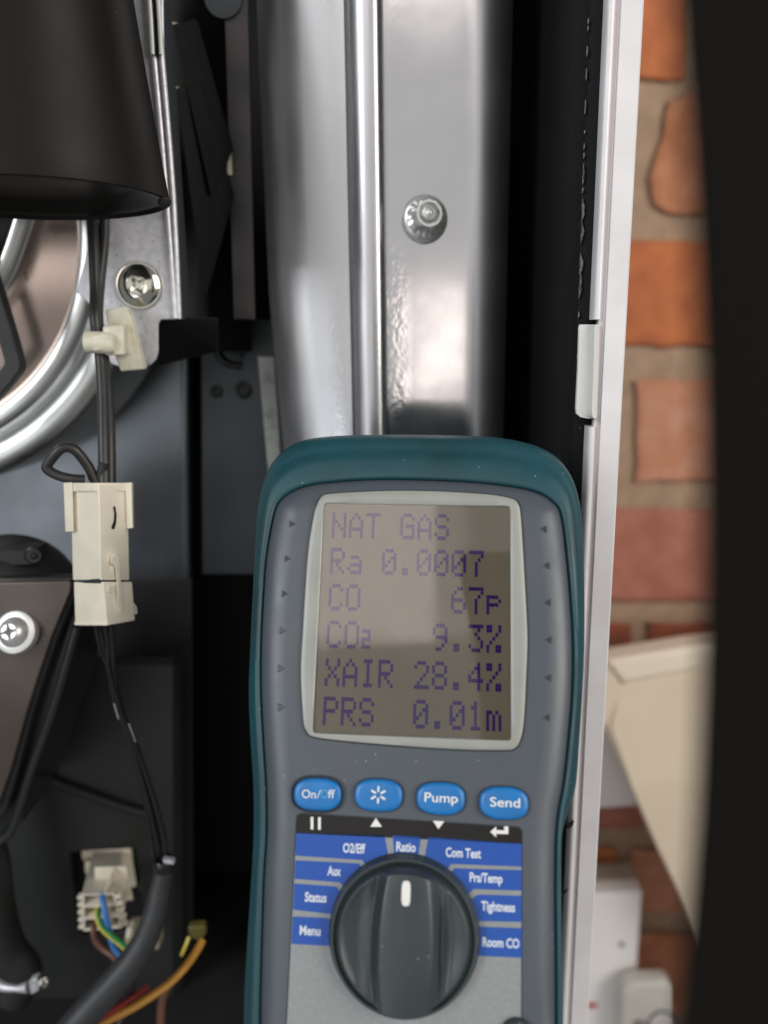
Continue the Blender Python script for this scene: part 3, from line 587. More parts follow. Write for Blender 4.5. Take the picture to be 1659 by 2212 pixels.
# white plug in the opening
pg = thing('white_board_plug', P(220, 1930, .35), 'white plastic plug with three open cells pushed into the black housing opening', 'plug')
Yb, Yf = .3985, .345
MB().hexa([P(176, 1838, Yb), P(283, 1832, Yb), P(287, 1850, Yb), P(178, 1858, Yb)], [P(176, 1838, Yb+.004), P(283, 1832, Yb+.004), P(287, 1850, Yb+.004), P(178, 1858, Yb+.004)]).build('socket_base', M['cream'], pg, bevel=.0004)
MB().hexa([P(262, 1850, Yb-.002), P(285, 1848, Yb-.002), P(295, 1914, Yb-.002), P(274, 1920, Yb-.002)], [P(262, 1850, Yb+.004), P(285, 1848, Yb+.004), P(295, 1914, Yb+.004), P(274, 1920, Yb+.004)]).build('socket_wall', M['cream'], pg, bevel=.0004)
MB().hexa([P(183, 1860, Yb-.006), P(196, 1860, Yb-.006), P(192, 1890, Yb-.006), P(184, 1885, Yb-.006)], [P(183, 1860, Yb+.004), P(196, 1860, Yb+.004), P(192, 1890, Yb+.004), P(184, 1885, Yb+.004)]).build('socket_wall', M['cream'], pg, bevel=.0004)
TB = [P(201, 1840, Yb), P(265, 1838, Yb)]; TF = [P(177, 1932, Yf), P(248, 1930, Yf)]; BF = [P(180, 2012, Yf), P(264, 2005, Yf)]
BBk = [P(201, 1900, Yb), P(272, 1898, Yb)]
def slabq(q, nrm, name, par=pg, m=None, bev=.0003):
    return MB().prism(q, nrm).build(name, m or M['cream'], par, bevel=bev)
slabq([TB[0], TB[1], TF[1], TF[0]], (0, 0.0002, -0.0011), 'plug_top')
slabq([TB[1], TF[1], BF[1], BBk[1]], (-0.0011, 0.0002, 0), 'plug_side')
slabq([TB[0], TF[0], BF[0], BBk[0]], (0.0011, 0.0002, 0), 'plug_side')
slabq([BBk[0], BBk[1], BF[1], BF[0]], (0, 0.0002, 0.0011), 'plug_bottom')
lerp = lambda a, b2, t: a+(b2-a)*t
for t in (0.33, 0.66):
    a = lerp(TF[0], BF[0], t); b2 = lerp(TF[1], BF[1], t); hb = Vector((0, 0.018, 0.002)); u = Vector((0, 0, 0.0006))
    MB().hexa([a-u, b2-u, b2+u, a+u], [a-u+hb, b2-u+hb, b2+u+hb, a+u+hb]).build('cell_divider', M['cream'], pg)
a, b2 = lerp(TF[0], TF[1], .66), lerp(BF[0], BF[1], .66); u = Vector((0.0006, 0, 0)); hb = Vector((0, 0.018, 0.002))
MB().hexa([a-u, a+u, b2+u, b2-u], [a-u+hb, a+u+hb, b2+u+hb, b2-u+hb]).build('cell_divider', M['cream'], pg)
q = [lerp(TF[0], BF[0], 0)+hb, lerp(TF[1], BF[1], 0)+hb, BF[1]+hb, BF[0]+hb]
slabq(q, (0, 0.001, 0), 'cell_floor', m=M['cream'])
for sdx, (A1, B1) in ((-1, (TF[0], BF[0])), (1, (TF[1], BF[1]))):
    for t in (0.05, 0.25, 0.45, 0.65, 0.85):
        c = lerp(A1, B1, t+.05)+Vector((sdx*0.0012, 0.0015, 0)); MB().box(c, (0.0026, 0.003, 0.0018)).build('side_tooth', M['cream'], pg, bevel=.0002)
tag(MB().tube([P(222, 1925, .352), P(222, 1940, .344), P(228, 1975, .339), P(236, 2010, .338), P(246, 2045, .338), P(262, 2080, .336), P(275, 2120, .334)], 0.00165, 14, 6).build('blue_wire', M['blue'], smooth=60), 'blue wire leaving the top cell of the white plug', 'wire')
tag(MB().tube([P(212, 1985, .352), P(205, 1998, .343), P(202, 2015, .340), P(208, 2035, .339), P(225, 2052, .338), P(243, 2065, .336), P(262, 2090, .334)], 0.0016, 14, 6).build('brown_wire', M['brown'], smooth=60), 'brown wire curving out of the lowest cell of the white plug', 'wire')
ye = thing('green_yellow_wire', P(215, 1960, .35), 'green and yellow striped earth wire from the middle cell of the white plug', 'wire')
path = [P(214, 1958, .352), P(211, 1968, .343), P(212, 1985, .339), P(222, 2005, .337), P(240, 2022, .335), P(258, 2036, .334), P(280, 2056, .332)]
MB().tube(path, 0.0016, 14, 6).build('yellow_core', M['yellow'], ye, smooth=60)
MB().tube([p+Vector((0.0007, -0.0005, 0.0006)) for p in path], 0.0012, 12, 6).build('green_stripe', M['green'], ye, smooth=60)
# wire fan from connector to sleeve mouth
wp = [([(207, 1350), (217, 1395), (233, 1440), (262, 1530), (295, 1640), (325, 1750), (345, 1850)], 'thin black wire leaving the cream connector furthest left and crossing the other three'),
      ([(216, 1350), (226, 1395), (238, 1440), (245, 1500), (282, 1610), (312, 1720), (335, 1850)], 'thin black wire that bows furthest left below the cream connector'),
      ([(228, 1350), (234, 1395), (236, 1450), (270, 1560), (305, 1650), (332, 1760), (352, 1850)], 'middle thin black wire of the bundle below the cream connector'),
      ([(240, 1348), (244, 1400), (246, 1450), (262, 1530), (290, 1600), (325, 1700), (352, 1800), (358, 1852)], 'rightmost thin black wire of the bundle below the cream connector')]
for i, (pts, lab) in enumerate(wp):
    n = len(pts)
    o = MB().tube([P(x, y, .300+.022*(j/(n-1))+.0015*math.sin(i*1.7+j)) for j, (x, y) in enumerate(pts)], 0.00125, 10, 6).build('thin_black_wire', M['wire'], smooth=60)
    tag(o, lab, 'wire', 'thin black wires below the connector')
# pale printed flecks on two wires
o1 = [o for o in bpy.data.objects if o.name.startswith('thin_black_wire')]
fk = MB(); rnd = random.Random(5)
for (xa_, ya_), (xb_, yb_) in (((247, 1522), (256, 1552)), ((279, 1565), (292, 1600))):
    for k_ in range(7):
        t = k_/6; x, y = xa_+(xb_-xa_)*t, ya_+(yb_-ya_)*t
        c = P(x, y, .3052+0.0058*((y-1350)/500)); fk.box(c, (0.0006, 0.0004, 0.0005+rnd.random()*.0003))
fk.build('printed_mark', M['print'], o1[2])

# sleeve and coloured wires bottom
sl = thing('grey_sleeve', P(330, 1900, .32), 'thick dark grey sleeve curving down from the wire bundle to the bottom edge', 'cable sleeve')
MB().tube([P(356, 1878, .322), P(346, 1915, .320), P(338, 1960, .317), P(318, 2020, .313), P(290, 2070, .309), P(245, 2125, .304), P(190, 2185, .298), P(120, 2270, .290), P(60, 2360, .282)], [0.0042, .0048, .0056, .0064, .0070, .0074, .0076], 26, 6).build('sleeve_tube', M['sleeve'], sl, smooth=60)
MB().lathe([(0.0046, -0.0022), (0.0049, 0), (0.0046, 0.003), (0.0038, 0.0038), (0.003, 0.003)], P(354, 1868, .321), (0.1, -.15, 1), 24).build('sleeve_collar', M['wire'], sl, smooth=50)
MB().prism([P(351, 1857, .316), P(374, 1860, .316), P(376, 1868, .316), P(354, 1866, .316)], (0, 0.003, 0)).build('tie_head', M['galv'], sl, bevel=.0003)
tag(MB().tube([P(437, 2032, .345), P(420, 2062, .338), P(395, 2095, .330), P(365, 2125, .324), P(330, 2150, .318), P(290, 2175, .312), P(245, 2198, .306), P(190, 2225, .300), P(120, 2255, .295)], 0.0020, 18, 6).build('amber_wire', M['orange'], smooth=60), 'thick amber yellow wire sweeping from beside the analyser to the bottom edge', 'wire')
tag(MB().tube([P(318, 2135, .325), P(298, 2150, .320), P(272, 2167, .314), P(240, 2186, .306), P(205, 2205, .298), P(160, 2230, .292)], 0.0019, 14, 6).build('red_wire', M['red'], smooth=60), 'dark red wire between the grey sleeve and the amber wire', 'wire')
tag(MB().tube([P(370, 2115, .338), P(350, 2160, .335), P(345, 2230, .330), P(335, 2300, .328)], 0.0022, 12, 6).build('amber_brown_wire', M['brown'], smooth=60), 'dim brown wire dropping to the bottom edge behind the thick amber wire', 'wire')
tag(MB().tube([P(275, 2085, .325), P(280, 2130, .322), P(268, 2180, .318), P(240, 2230, .310)], 0.0028, 14, 6).build('dark_inner_cable', M['cable'], smooth=60), 'black cable tucked against the underside of the grey sleeve', 'cable')
tc_ = thing('crimped_terminal', P(415, 2040, .345), 'yellow green crimped terminal at the top end of the thick amber wire', 'terminal')
MB().prism([P(405, 2004, .348), P(440, 2000, .348), P(444, 2020, .348), P(432, 2034, .348), P(408, 2026, .348)], (0, 0.005, 0)).build('terminal_hood', mat('olive_hood', (0.10, 0.085, 0.02), 0.4), tc_, bevel=.0008)
MB().tube([P(408, 2024, .344), P(402, 2040, .342), P(392, 2064, .340)], 0.0009, 8, 4).build('terminal_blade', M['yellow'], tc_)
sb = thing('small_white_socket', P(290, 2050, .36), 'small white socket half hidden behind the grey sleeve', 'socket')
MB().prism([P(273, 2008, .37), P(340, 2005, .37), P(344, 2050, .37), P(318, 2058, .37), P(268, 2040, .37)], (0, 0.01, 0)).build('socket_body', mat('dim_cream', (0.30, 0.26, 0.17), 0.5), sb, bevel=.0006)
MB().prism([P(273, 2006, .362), P(284, 2006, .362), P(281, 2024, .362), P(270, 2032, .362)], (0, 0.006, 0)).build('socket_lug', M['cream'], sb, bevel=.0004)

# ------------------------------------------------------------------ brick wall and things on it
YW = 0.75
wall = MB().hexa([P(1180, 3000, YW+.006), P(2050, 3000, YW+.006), P(2050, -420, YW+.006), P(1180, -420, YW+.006)], [P(1180, 3000, YW+.05), P(2050, 3000, YW+.05), P(2050, -420, YW+.05), P(1180, -420, YW+.05)]).build('brick_wall', M['mortar'])
tag(wall, None, None, None, 'structure')
def brick(poly, m, dz_=0.0):
    rnd = random.Random(int(poly[0][0]*7+poly[0][1]))
    pts = []
    n = len(poly)
    for i in range(n):
        a, b2 = poly[i], poly[(i+1) % n]; L_ = math.hypot(a[0]-b2[0], a[1]-b2[1]); k_ = max(2, int(L_/40))
        for j in range(k_):
            t = j/k_; pts.append((a[0]+(b2[0]-a[0])*t+rnd.uniform(-4, 4), a[1]+(b2[1]-a[1])*t+rnd.uniform(-4, 4)))
    cx = sum(p[0] for p in pts)/len(pts); cy = sum(p[1] for p in pts)/len(pts)
    def ring(ins, y):
        out = []
        for x, yy in pts:
            dx, dy = cx-x, cy-yy; d = math.hypot(dx, dy)
            out.append(P(x+dx/d*ins, yy+dy/d*ins, y))
        return out
    MB().rings([ring(0, YW+.012), ring(0, YW+.001+dz_), ring(8, YW-.001+dz_), ring(22, YW-.0015+dz_)]).build('brick', m, wall, smooth=60)
R_ = lambda x0, y0, x1, y1: [(x0, y0), (x1, y0), (x1, y1), (x0, y1)]
brick(R_(1185, -60, 1488, 172), M['brick4']); brick(R_(1525, -60, 1980, 172), M['brick0'])
brick([(1445, 215), (1500, 200), (1840, 195), (1850, 455), (1450, 462), (1414, 445), (1403, 385), (1438, 290)], M['brick0'])
brick(R_(1190, 215, 1350, 455), M['brick1'])
brick(R_(1190, 522, 1640, 748), M['brick4']); brick(R_(1680, 522, 2040, 748), M['brick0'])
brick(R_(1374, 818, 1800, 1040), M['brick1']); brick(R_(1190, 818, 1325, 1040), M['brick2'])
brick(R_(1190, 1098, 1620, 1300), M['brick2']); brick(R_(1660, 1098, 2040, 1300), M['brick1'])
brick(R_(1190, 1345, 1362, 1560), M['brick3']); brick(R_(1400, 1345, 1800, 1560), M['brick3'])
brick(R_(1190, 1600, 1620, 1790), M['brick2']); brick(R_(1190, 1835, 1330, 2010), M['brick4'])
brick(R_(1362, 1835, 1780, 1972), M['brick1']); brick(R_(1190, 2018, 1600, 2190), M['brick0'])
brick(R_(1300, 2235, 1700, 2400), M['brick0'])
for row in [(-340, -110)]: brick(R_(1190, row[0], 1600, row[1]), M['brick1'])
# cream trunking / flap
tr = thing('cream_plastic_cover', P(1430, 1600, .44), 'cream plastic cover slanting across the brick wall beside the black edge', 'plastic cover')
Yt = .63
MB().prism([P(1308, 1428, Yt), P(1500, 1397, Yt), P(1900, 1350, Yt), P(1900, 1420, Yt), P(1560, 1440, Yt), P(1345, 1480, Yt)], (0, 0.03, 0)).build('upper_lip', mat('cream_lip', (0.80, 0.71, 0.58), 0.45), tr, bevel=.005)
MB().prism([P(1345, 1477, Yt+.001), P(1560, 1437, Yt+.001), P(1900, 1420, Yt+.001), P(1900, 2700, Yt+.001), P(1700, 2480, Yt+.001), P(1482, 1958, Yt+.001), P(1420, 1830, Yt+.001), P(1365, 1700, Yt+.001), P(1318, 1570, Yt+.001)], (0, 0.025, 0)).build('cover_face', M['trunk'], tr, bevel=.001)
MB().prism([P(1306, 1431, Yt+.0005), P(1343, 1480, Yt+.0005), P(1375, 1560, Yt+.003), P(1440, 1740, Yt+.003), P(1425, 1830, Yt+.003), P(1365, 1700, Yt+.004), P(1302, 1560, Yt+.004), P(1280, 1500, Yt+.004)], (0, 0.02, 0)).build('side_lip', M['trunk'], tr, bevel=.001)
wb = thing('white_wall_block', P(1340, 1650, .705), 'bright white block on the brick wall tucked behind the cream cover', 'wall box')
MB().prism([P(1240, 1520, .700), P(1320, 1520, .700), P(1425, 1738, .700), P(1240, 1750, .700)], (0, 0.03, 0)).build('block_face', M['box'], wb, bevel=.002)
sk = thing('white_switch_box', P(1330, 2060, .46), 'white wall box with one grey screw and a red mark, low beside the casing', 'wall box')
MB().prism([P(1180, 1938, .690), P(1388, 1925, .690), P(1378, 2060, .690), P(1368, 2300, .690), P(1180, 2300, .690)], (0, 0.04, 0)).build('box_face', M['box'], sk, bevel=.002)
MB().prism([P(1180, 1905, .705), P(1378, 1899, .705), P(1380, 1926, .705), P(1180, 1938, .705)], (0, 0.026, 0)).build('box_top', mat('box_top_grey', (0.40, 0.33, 0.27), 0.6), sk, bevel=.001)
MB().lathe([(0.0029, 0), (0.0029, .001), (0.002, .0014), (0.0005, .0012)], P(1343, 2040, .6893), (0, -1, 0), 20).build('cover_screw', M['greydot'], sk)
MB().prism([P(1266, 2168, .6893), P(1290, 2167, .6893), P(1290, 2177, .6893), P(1266, 2178, .6893)], (0, 0.0008, 0)).build('red_mark', M['redmark'], sk)
sq = thing('pale_junction_box', P(1420, 2170, .44), 'small pale box with rounded corner at the bottom edge in front of the bricks', 'junction box')
MB().prism([P(1345, 2140, .660), P(1372, 2126, .660), P(1445, 2122, .660), P(1456, 2136, .660), P(1460, 2300, .660), P(1335, 2300, .660)], (0, 0.02, 0)).build('box_body', mat('greyed_white', (0.55, 0.53, 0.49), 0.5), sq, bevel=.004)
MB().lathe([(0.0075, 0), (0.0078, .003), (0.006, .006), (0.002, .007)], P(1382, 2215, .6595), (0, -1, 0), 24).build('box_gland', M['greydot'], sq)
tag(MB().tube([P(1398, 2240, .630), P(1402, 2205, .630), P(1418, 2188, .630), P(1440, 2186, .630), P(1462, 2200, .632), P(1490, 2225, .635), P(1530, 2260, .635)], 0.0012, 12, 6).build('black_loop_cable', M['cable'], smooth=60), 'thin black cable looping over the small pale box at the bottom edge', 'cable')

# ------------------------------------------------------------------ blurred dark edge close to the lens
Ye = .06
edge = [(1452, -1200), (1462, -260), (1474, 0), (1492, 200), (1514, 500), (1530, 800), (1537, 1100), (1538, 1350), (1532, 1600), (1520, 1850), (1498, 2100), (1480, 2260), (1450, 2500)]
ec = crom([Vector((x-34, y, 0)) for x, y in edge], 6, False)
pl = [P(p.x, p.y, Ye) for p in ec]+[P(2600, 2500, Ye), P(2600, -1200, Ye)]
eo = MB().prism(pl, (0.004, 0.004, 0)).build('black_door_edge', mat('door_edge_black', (0.005, 0.0045, 0.004), 0.9, spec=0.1), bevel=.0008)
tag(eo, 'black bowed edge close to the lens, blurred down the right side', 'door edge')

# ------------------------------------------------------------------ analyser
Xa = None
# pose from the screen rectangle: vertical and horizontal vanishing directions
def camdir(v): return RR*v[0] + UU*v[1] + F0*v[2]
tl, tr_, bl, br = (701.3, 1088.0), (1101.0, 1094.6), (676.3, 1582.7), (1103.0, 1598.7)
def hom(p): return np.array([p[0]-829.5, -(p[1]-1106), 1659.0])
lL = np.cross(hom(tl), hom(bl)); lR = np.cross(hom(tr_), hom(br)); vp = np.cross(lL, lR); vp /= np.linalg.norm(vp)
lT = np.cross(hom(tl), hom(tr_)); lB = np.cross(hom(bl), hom(br)); vh = np.cross(lT, lB); vh /= np.linalg.norm(vh)
if vp[1] < 0: vp = -vp
if vh[0] < 0: vh = -vh
vh = vh-vp*np.dot(vp, vh); vh /= np.linalg.norm(vh)
ay = camdir(vp).normalized(); ax_ = camdir(vh).normalized(); az = ax_.cross(ay).normalized()
if az.dot(F0) > 0: az = -az
D0 = ray(885, 1400); D0 = D0/D0.dot(F0)*0.235
AM = Matrix(((ax_.x, ay.x, az.x, D0.x), (ax_.y, ay.y, az.y, D0.y), (ax_.z, ay.z, az.z, D0.z), (0, 0, 0, 1)))
an = thing('flue_gas_analyser', None, 'hand held flue gas analyser in teal rubber boot with a purple reading on its display', 'gas analyser', mat=AM)
def L(px, py, h=0.0):
    d = ray(px, py); p0 = D0+az*h
    t = p0.dot(az)/d.dot(az); q = d*t-D0
    return Vector((q.dot(ax_), q.dot(ay), q.dot(az)))
def lbuild(mb, name, m, parent=an, **k): return mesh_obj(name, mb.v, mb.f, m, parent, world=False, **k)
Bp = [(524,2700),(530,2212),(533,2100),(547,1900),(552,1800),(552,1700),(546,1600),(542,1500),(546,1400),(551,1290),(555,1200),(560,1100),(576,1032),(604,986),(645,957),(710,944),(830,940),(1000,942),(1100,950),(1180,975),(1226,1020),(1250,1090),(1258,1200),(1260,1300),(1259,1400),(1254,1500),(1248,1600),(1241,1690),(1224,1745),(1208,1800),(1207,1900),(1208,2050),(1209,2212),(1208,2700)]
Gp = [(560,2700),(561,2212),(563,2100),(569,1900),(575,1800),(574,1700),(568,1600),(563,1500),(563,1400),(568,1290),(575,1200),(591,1112),(604,1082),(628,1063),(660,1050),(710,1042),(830,1035),(1000,1040),(1100,1050),(1160,1063),(1194,1083),(1213,1112),(1225,1200),(1234,1300),(1239,1400),(1237,1500),(1229,1600),(1219,1690),(1209,1745),(1203,1800),(1201,1900),(1202,2050),(1203,2212),(1203,2700)]
SUB = 6
G3 = crom([L(x, y, -0.0040) for x, y in Gp], SUB); B3 = crom([L(x, y, -0.016) for x, y in Bp], SUB)
n = len(G3)
def inset(ring, d, h):
    out = []
    for i in range(n):
        t = (ring[(i+1) % n]-ring[i-1]); nn = Vector((t.y, -t.x, 0)).normalized()     # points inward or outward
        out.append(ring[i]+nn*d); out[-1] = Vector((out[-1].x, out[-1].y, h))
    return out
cen = sum(G3, Vector())/n
sgn = 1 if (inset(G3, 0.001, 0)[n//2]-cen).length < (G3[n//2]-cen).length else -1
ins = lambda ring, d, h: inset(ring, sgn*d, h)
def smth(r, k):
    for _ in range(k): r = [(r[i-1]+r[i]*2+r[(i+1) % n])/4 for i in range(n)]
    return r
shell = [ins(G3, -0.0010, -0.0120), ins(G3, -0.0006, -0.0070), ins(G3, 0.0, -0.0045), ins(G3, 0.0008, -0.0033), smth(ins(G3, 0.0020, -0.0021), 3), smth(ins(G3, 0.0038, -0.0011), 12), smth(ins(G3, 0.0056, -0.0005), 30), smth(ins(G3, 0.0074, -0.00015), 50), smth(ins(G3, 0.0088, 0.0), 70)]
lbuild(MB().rings(shell, cap0=False), 'front_shell', M['shell'], smooth=60)
mix = lambda a, b2, t, h: [Vector((a[i].x+(b2[i].x-a[i].x)*t, a[i].y+(b2[i].y-a[i].y)*t, h)) for i in range(n)]
boot = [ins(G3, 0.0002, -0.0085), ins(G3, 0.0001, -0.0034), ins(G3, -0.0003, -0.0027), ins(G3, -0.0012, -0.0026), mix(G3, B3, .30, -0.0032), mix(G3, B3, .44, -0.0038), mix(G3, B3, .50, -0.0056), mix(G3, B3, .62, -0.0060), mix(G3, B3, .80, -0.0080), mix(G3, B3, .94, -0.0120), mix(G3, B3, 1.0, -0.0165), mix(G3, B3, 1.0, -0.030), mix(G3, B3, 0.9, -0.036)]
lbuild(MB().rings(boot, cap0=False), 'rubber_boot', M['teal'], smooth=60)

# bezel + display
Bz = [(685,1093),(696,1074),(714,1068),(790,1063),(870,1061),(960,1063),(1053,1069),(1100,1077),(1118,1088),(1125,1120),(1133,1250),(1139,1370),(1137,1450),(1131,1560),(1122,1602),(1110,1617),(1092,1620),(1000,1619),(880,1612),(760,1602),(682,1592),(662,1578),(655,1550),(650,1450),(655,1350),(665,1200),(678,1115)]
Z3 = crom([L(x, y, 0.0) for x, y in Bz], 6)
scr_c = [L(*tl, .0008), L(*tr_, .0008), L(*br, .0008), L(*bl, .0008)]
def rrect(cs, r, k=8):
    out = []
    for i in range(4):
        a, b2, c = cs[i-1], cs[i], cs[(i+1) % 4]; u = (a-b2).normalized(); v = (c-b2).normalized()
        o = b2+(u+v)*r
        for j in range(k+1):
            t = j/k*math.pi/2; out.append(o-v*r*math.cos(t)-u*r*math.sin(t))
    return out
def angs(ring, c, N_=200):
    an_ = [math.atan2(p.y-c.y, p.x-c.x) for p in ring]; idx = sorted(range(len(ring)), key=lambda i: an_[i])
    aa = [an_[i] for i in idx]; aa = [aa[-1]-2*math.pi]+aa+[aa[0]+2*math.pi]
    xs_ = [ring[i].x for i in idx]; xs_ = [xs_[-1]]+xs_+[xs_[0]]; ys_ = [ring[i].y for i in idx]; ys_ = [ys_[-1]]+ys_+[ys_[0]]
    T_ = np.linspace(-math.pi, math.pi, N_, endpoint=False)
    return np.interp(T_, aa, xs_), np.interp(T_, aa, ys_)
cc = sum(scr_c, Vector())/4
NN = 400
ox, oy = angs(Z3, cc, NN); 
dense = rrect(scr_c, 0.0008)
dd = []
for i in range(len(dense)):
    a, b2 = dense[i], dense[(i+1) % len(dense)]
    k_ = max(1, int((b2-a).length/0.0005))
    dd += [a+(b2-a)*(j/k_) for j in range(k_)]
ix, iy = angs(dd, cc, NN)
def rg(t, h): return [Vector((ox[i]+(ix[i]-ox[i])*t, oy[i]+(iy[i]-oy[i])*t, h)) for i in range(NN)]
def sc_(xv, yv, s, h): return [Vector((cc.x+(xv[i]-cc.x)*s, cc.y+(yv[i]-cc.y)*s, h)) for i in range(NN)]
lbuild(MB().rings([sc_(ox, oy, 1.012, 0.00005), sc_(ox, oy, 1.004, 0.00008)], cap0=True, cap1=False), 'bezel_gap', M['recess'], smooth=0)
lbuild(MB().rings([rg(0, -0.0005), rg(0, 0.0007), rg(.03, 0.0011), rg(.10, 0.0013), rg(.5, 0.0014), rg(.88, 0.0013), rg(.97, 0.0010), rg(1, 0.0002)], cap0=False, cap1=False), 'bezel', M['bezel'], smooth=40)
dis = lbuild(MB().add([L(*tl, .0003)+Vector((-.001, .001, 0)), L(*tr_, .0003)+Vector((.001, .001, 0)), L(*br, .0003)+Vector((.001, -.001, 0)), L(*bl, .0003)+Vector((-.001, -.001, 0))], [(0, 1, 2, 3)]), 'display', M['lcd'], smooth=0)
g = [sc_(ix, iy, 1.006, 0.00095), sc_(ix, iy, 1.006, 0.00080)]
lbuild(MB().rings(g), 'display_window', M['glass'], smooth=30)
sr = random.Random(21)
for k_ in range(9):
    sx, sy = sr.uniform(760, 1080), sr.uniform(1180, 1580); a = sr.uniform(0, math.pi); ln = sr.uniform(6, 22); c0 = L(sx, sy, .00098); c1 = L(sx+ln*math.cos(a), sy+ln*math.sin(a), .00098)
    nn = (c1-c0).normalized().cross(Vector((0, 0, 1)))*0.00004
    mesh_obj('scratch', [c0-nn, c1, c0+nn], [(0, 1, 2)], M['print'], dis, world=False, smooth=0)
GL = {'N': "#...# #...# ##..# #.#.# #..## #...# #...#", 'A': "..#.. .#.#. #...# #...# ##### #...# #...#", 'T': "##### ..#.. ..#.. ..#.. ..#.. ..#.. ..#..",
 'G': ".###. #...# #.... #.### #...# #...# .####", 'S': ".###. #...# #.... .###. ....# #...# .###.", 'R': "####. #...# #...# ####. #.#.. #..#. #...#",
 'a': "..... ..... .###. ....# .#### #...# .####", '0': ".###. #...# #..## #.#.# ##..# #...# .###.", '.': "..... ..... ..... ..... ..... .##.. .##..",
 '7': "##### ....# ...#. ..#.. ..#.. ..#.. ..#..", 'C': ".###. #...# #.... #.... #.... #...# .###.", 'O': ".###. #...# #...# #...# #...# #...# .###.",
 '6': "..##. .#... #.... ####. #...# #...# .###.", 'p': "..... ..... ####. #...# ####. #.... #....", 's': "..... ..... ###.. ..#.. ###.. #.... ###..",
 '9': ".###. #...# #...# .#### ....# ...#. .##..", '3': "##### ...#. ..#.. ...#. ....# #...# .###.", '%': "##..# ##..# ...#. ..#.. .#... #..## #..##",
 'X': "#...# #...# .#.#. ..#.. .#.#. #...# #...#", 'I': ".###. ..#.. ..#.. ..#.. ..#.. ..#.. .###.", '2': ".###. #...# ....# ...#. ..#.. .#... #####",
 '8': ".###. #...# #...# .###. #...# #...# .###.", '4': "...#. ..##. .#.#. #..#. ##### ...#. ...#.", 'P': "####. #...# #...# ####. #.... #.... #....",
 '1': "..#.. .##.. ..#.. ..#.. ..#.. ..#.. .###.", 'm': "..... ..... ##.#. #.#.# #.#.# #.#.# #.#.#"}
rows = ["NAT GAS   ", "Ra 0.0007 ", "CO     67p", "COs   9.3%", "XAIR 28.4%", "PRS  0.01m"]
o00 = L(720, 1108); o09 = L(1098, 1113)           # top-left of the first cell, right end of row one
lx0 = L(719, 1108).x; rx0 = L(1083, 1575).x
ytop = L(720, 1107).y; ybot = L(695, 1566).y      # top of row one glyphs, bottom of row six
cellw = (rx0-lx0)/(10-1/6.); px_w = cellw/6.0
rp = (ytop-ybot)/(5+0.73); gh = rp*0.73; px_h = gh/7
for r, txt in enumerate(rows):
    mb = MB()
    for c_, ch in enumerate(txt+' '):
        if ch == ' ':
            if mb.v: mesh_obj('reading_word', mb.v, mb.f, M['lcdink'], dis, world=False, smooth=0); mb = MB()
            continue
        for rr2, line in enumerate(GL[ch].split()):
            for cc2, b_ in enumerate(line):
                if b_ == '#':
                    x = lx0+c_*cellw+cc2*px_w; y = ytop-r*rp-rr2*px_h; g_ = 0.02
                    mb.add([(x+g_*px_w, y-g_*px_h, .00036), (x+(1-g_)*px_w, y-g_*px_h, .00036), (x+(1-g_)*px_w, y-(1-g_)*px_h, .00036), (x+g_*px_w, y-(1-g_)*px_h, .00036)], [(0, 1, 2, 3)])
# engraved arrow marks
for i, (px, py) in enumerate([(631,1131),(621,1206),(615,1282),(610,1362),(607,1444),(607,1528),(1175,1142),(1181,1221),(1183,1301),(1185,1382),(1184,1464),(1181,1550)]):
    s = 1 if i < 6 else -1; c = L(px, py); w_, h_ = 0.0011, 0.0010
    rim_ = lambda k_, z: [Vector((c.x-s*w_*k_*.8, c.y+h_*k_, z)), Vector((c.x+s*w_*k_, c.y, z)), Vector((c.x-s*w_*k_*.8, c.y-h_*k_, z))]
    a = rim_(1.15, -.0006); b2 = rim_(1.05, .00018); d_ = rim_(.8, .00018); e_ = rim_(.7, 0.00002)
    # sits on the rolled edge of the shell
    off = 0.0
    am = lbuild(MB().rings([a, b2, d_, e_]), 'arrow_mark', M['shell'], smooth=0)
    lbuild(MB().add(rim_(.72, .00010), [(0, 1, 2)]), 'mark_floor', M['recess'] if i < 3 or i > 5 else M['shell'], parent=am, smooth=0)

def text(s, px, py, hpx, m, parent, h=0.0004, wpx=40, bold=0.0, name='lettering'):
    def mk(body, b):
        cu = bpy.data.curves.new(name, 'FONT'); cu.body = body; cu.align_x = 'LEFT'; cu.align_y = 'BOTTOM_BASELINE'; cu.size = 1; cu.offset = b; cu.resolution_u = 4
        ob = bpy.data.objects.new(name, cu); C.objects.link(ob)
        dg = bpy.context.evaluated_depsgraph_get(); dg.update()
        me = bpy.data.meshes.new_from_object(ob.evaluated_get(dg)); bpy.data.objects.remove(ob); return me
    ref = mk('H', bold); cap = max(v.co.y for v in ref.vertices)
    me = mk(s, bold); x0 = min(v.co.x for v in me.vertices); x1 = max(v.co.x for v in me.vertices)
    c = L(px, py, h); wa, wb = L(px-wpx/2, py, h), L(px+wpx/2, py, h); ha, hb = L(px, py-hpx/2, h), L(px, py+hpx/2, h)
    sx = (wb.x-wa.x)/(x1-x0); sy = (ha.y-hb.y)/cap
    me.transform(Matrix.Translation(Vector((wa.x, c.y-(ha.y-hb.y)/2, h))) @ Matrix.Diagonal((sx, sy, 1, 1)) @ Matrix.Translation((-x0, 0, 0)))
    me.materials.clear(); me.materials.append(m)
    o = bpy.data.objects.new(name, me); C.objects.link(o); o.parent = parent
    return o
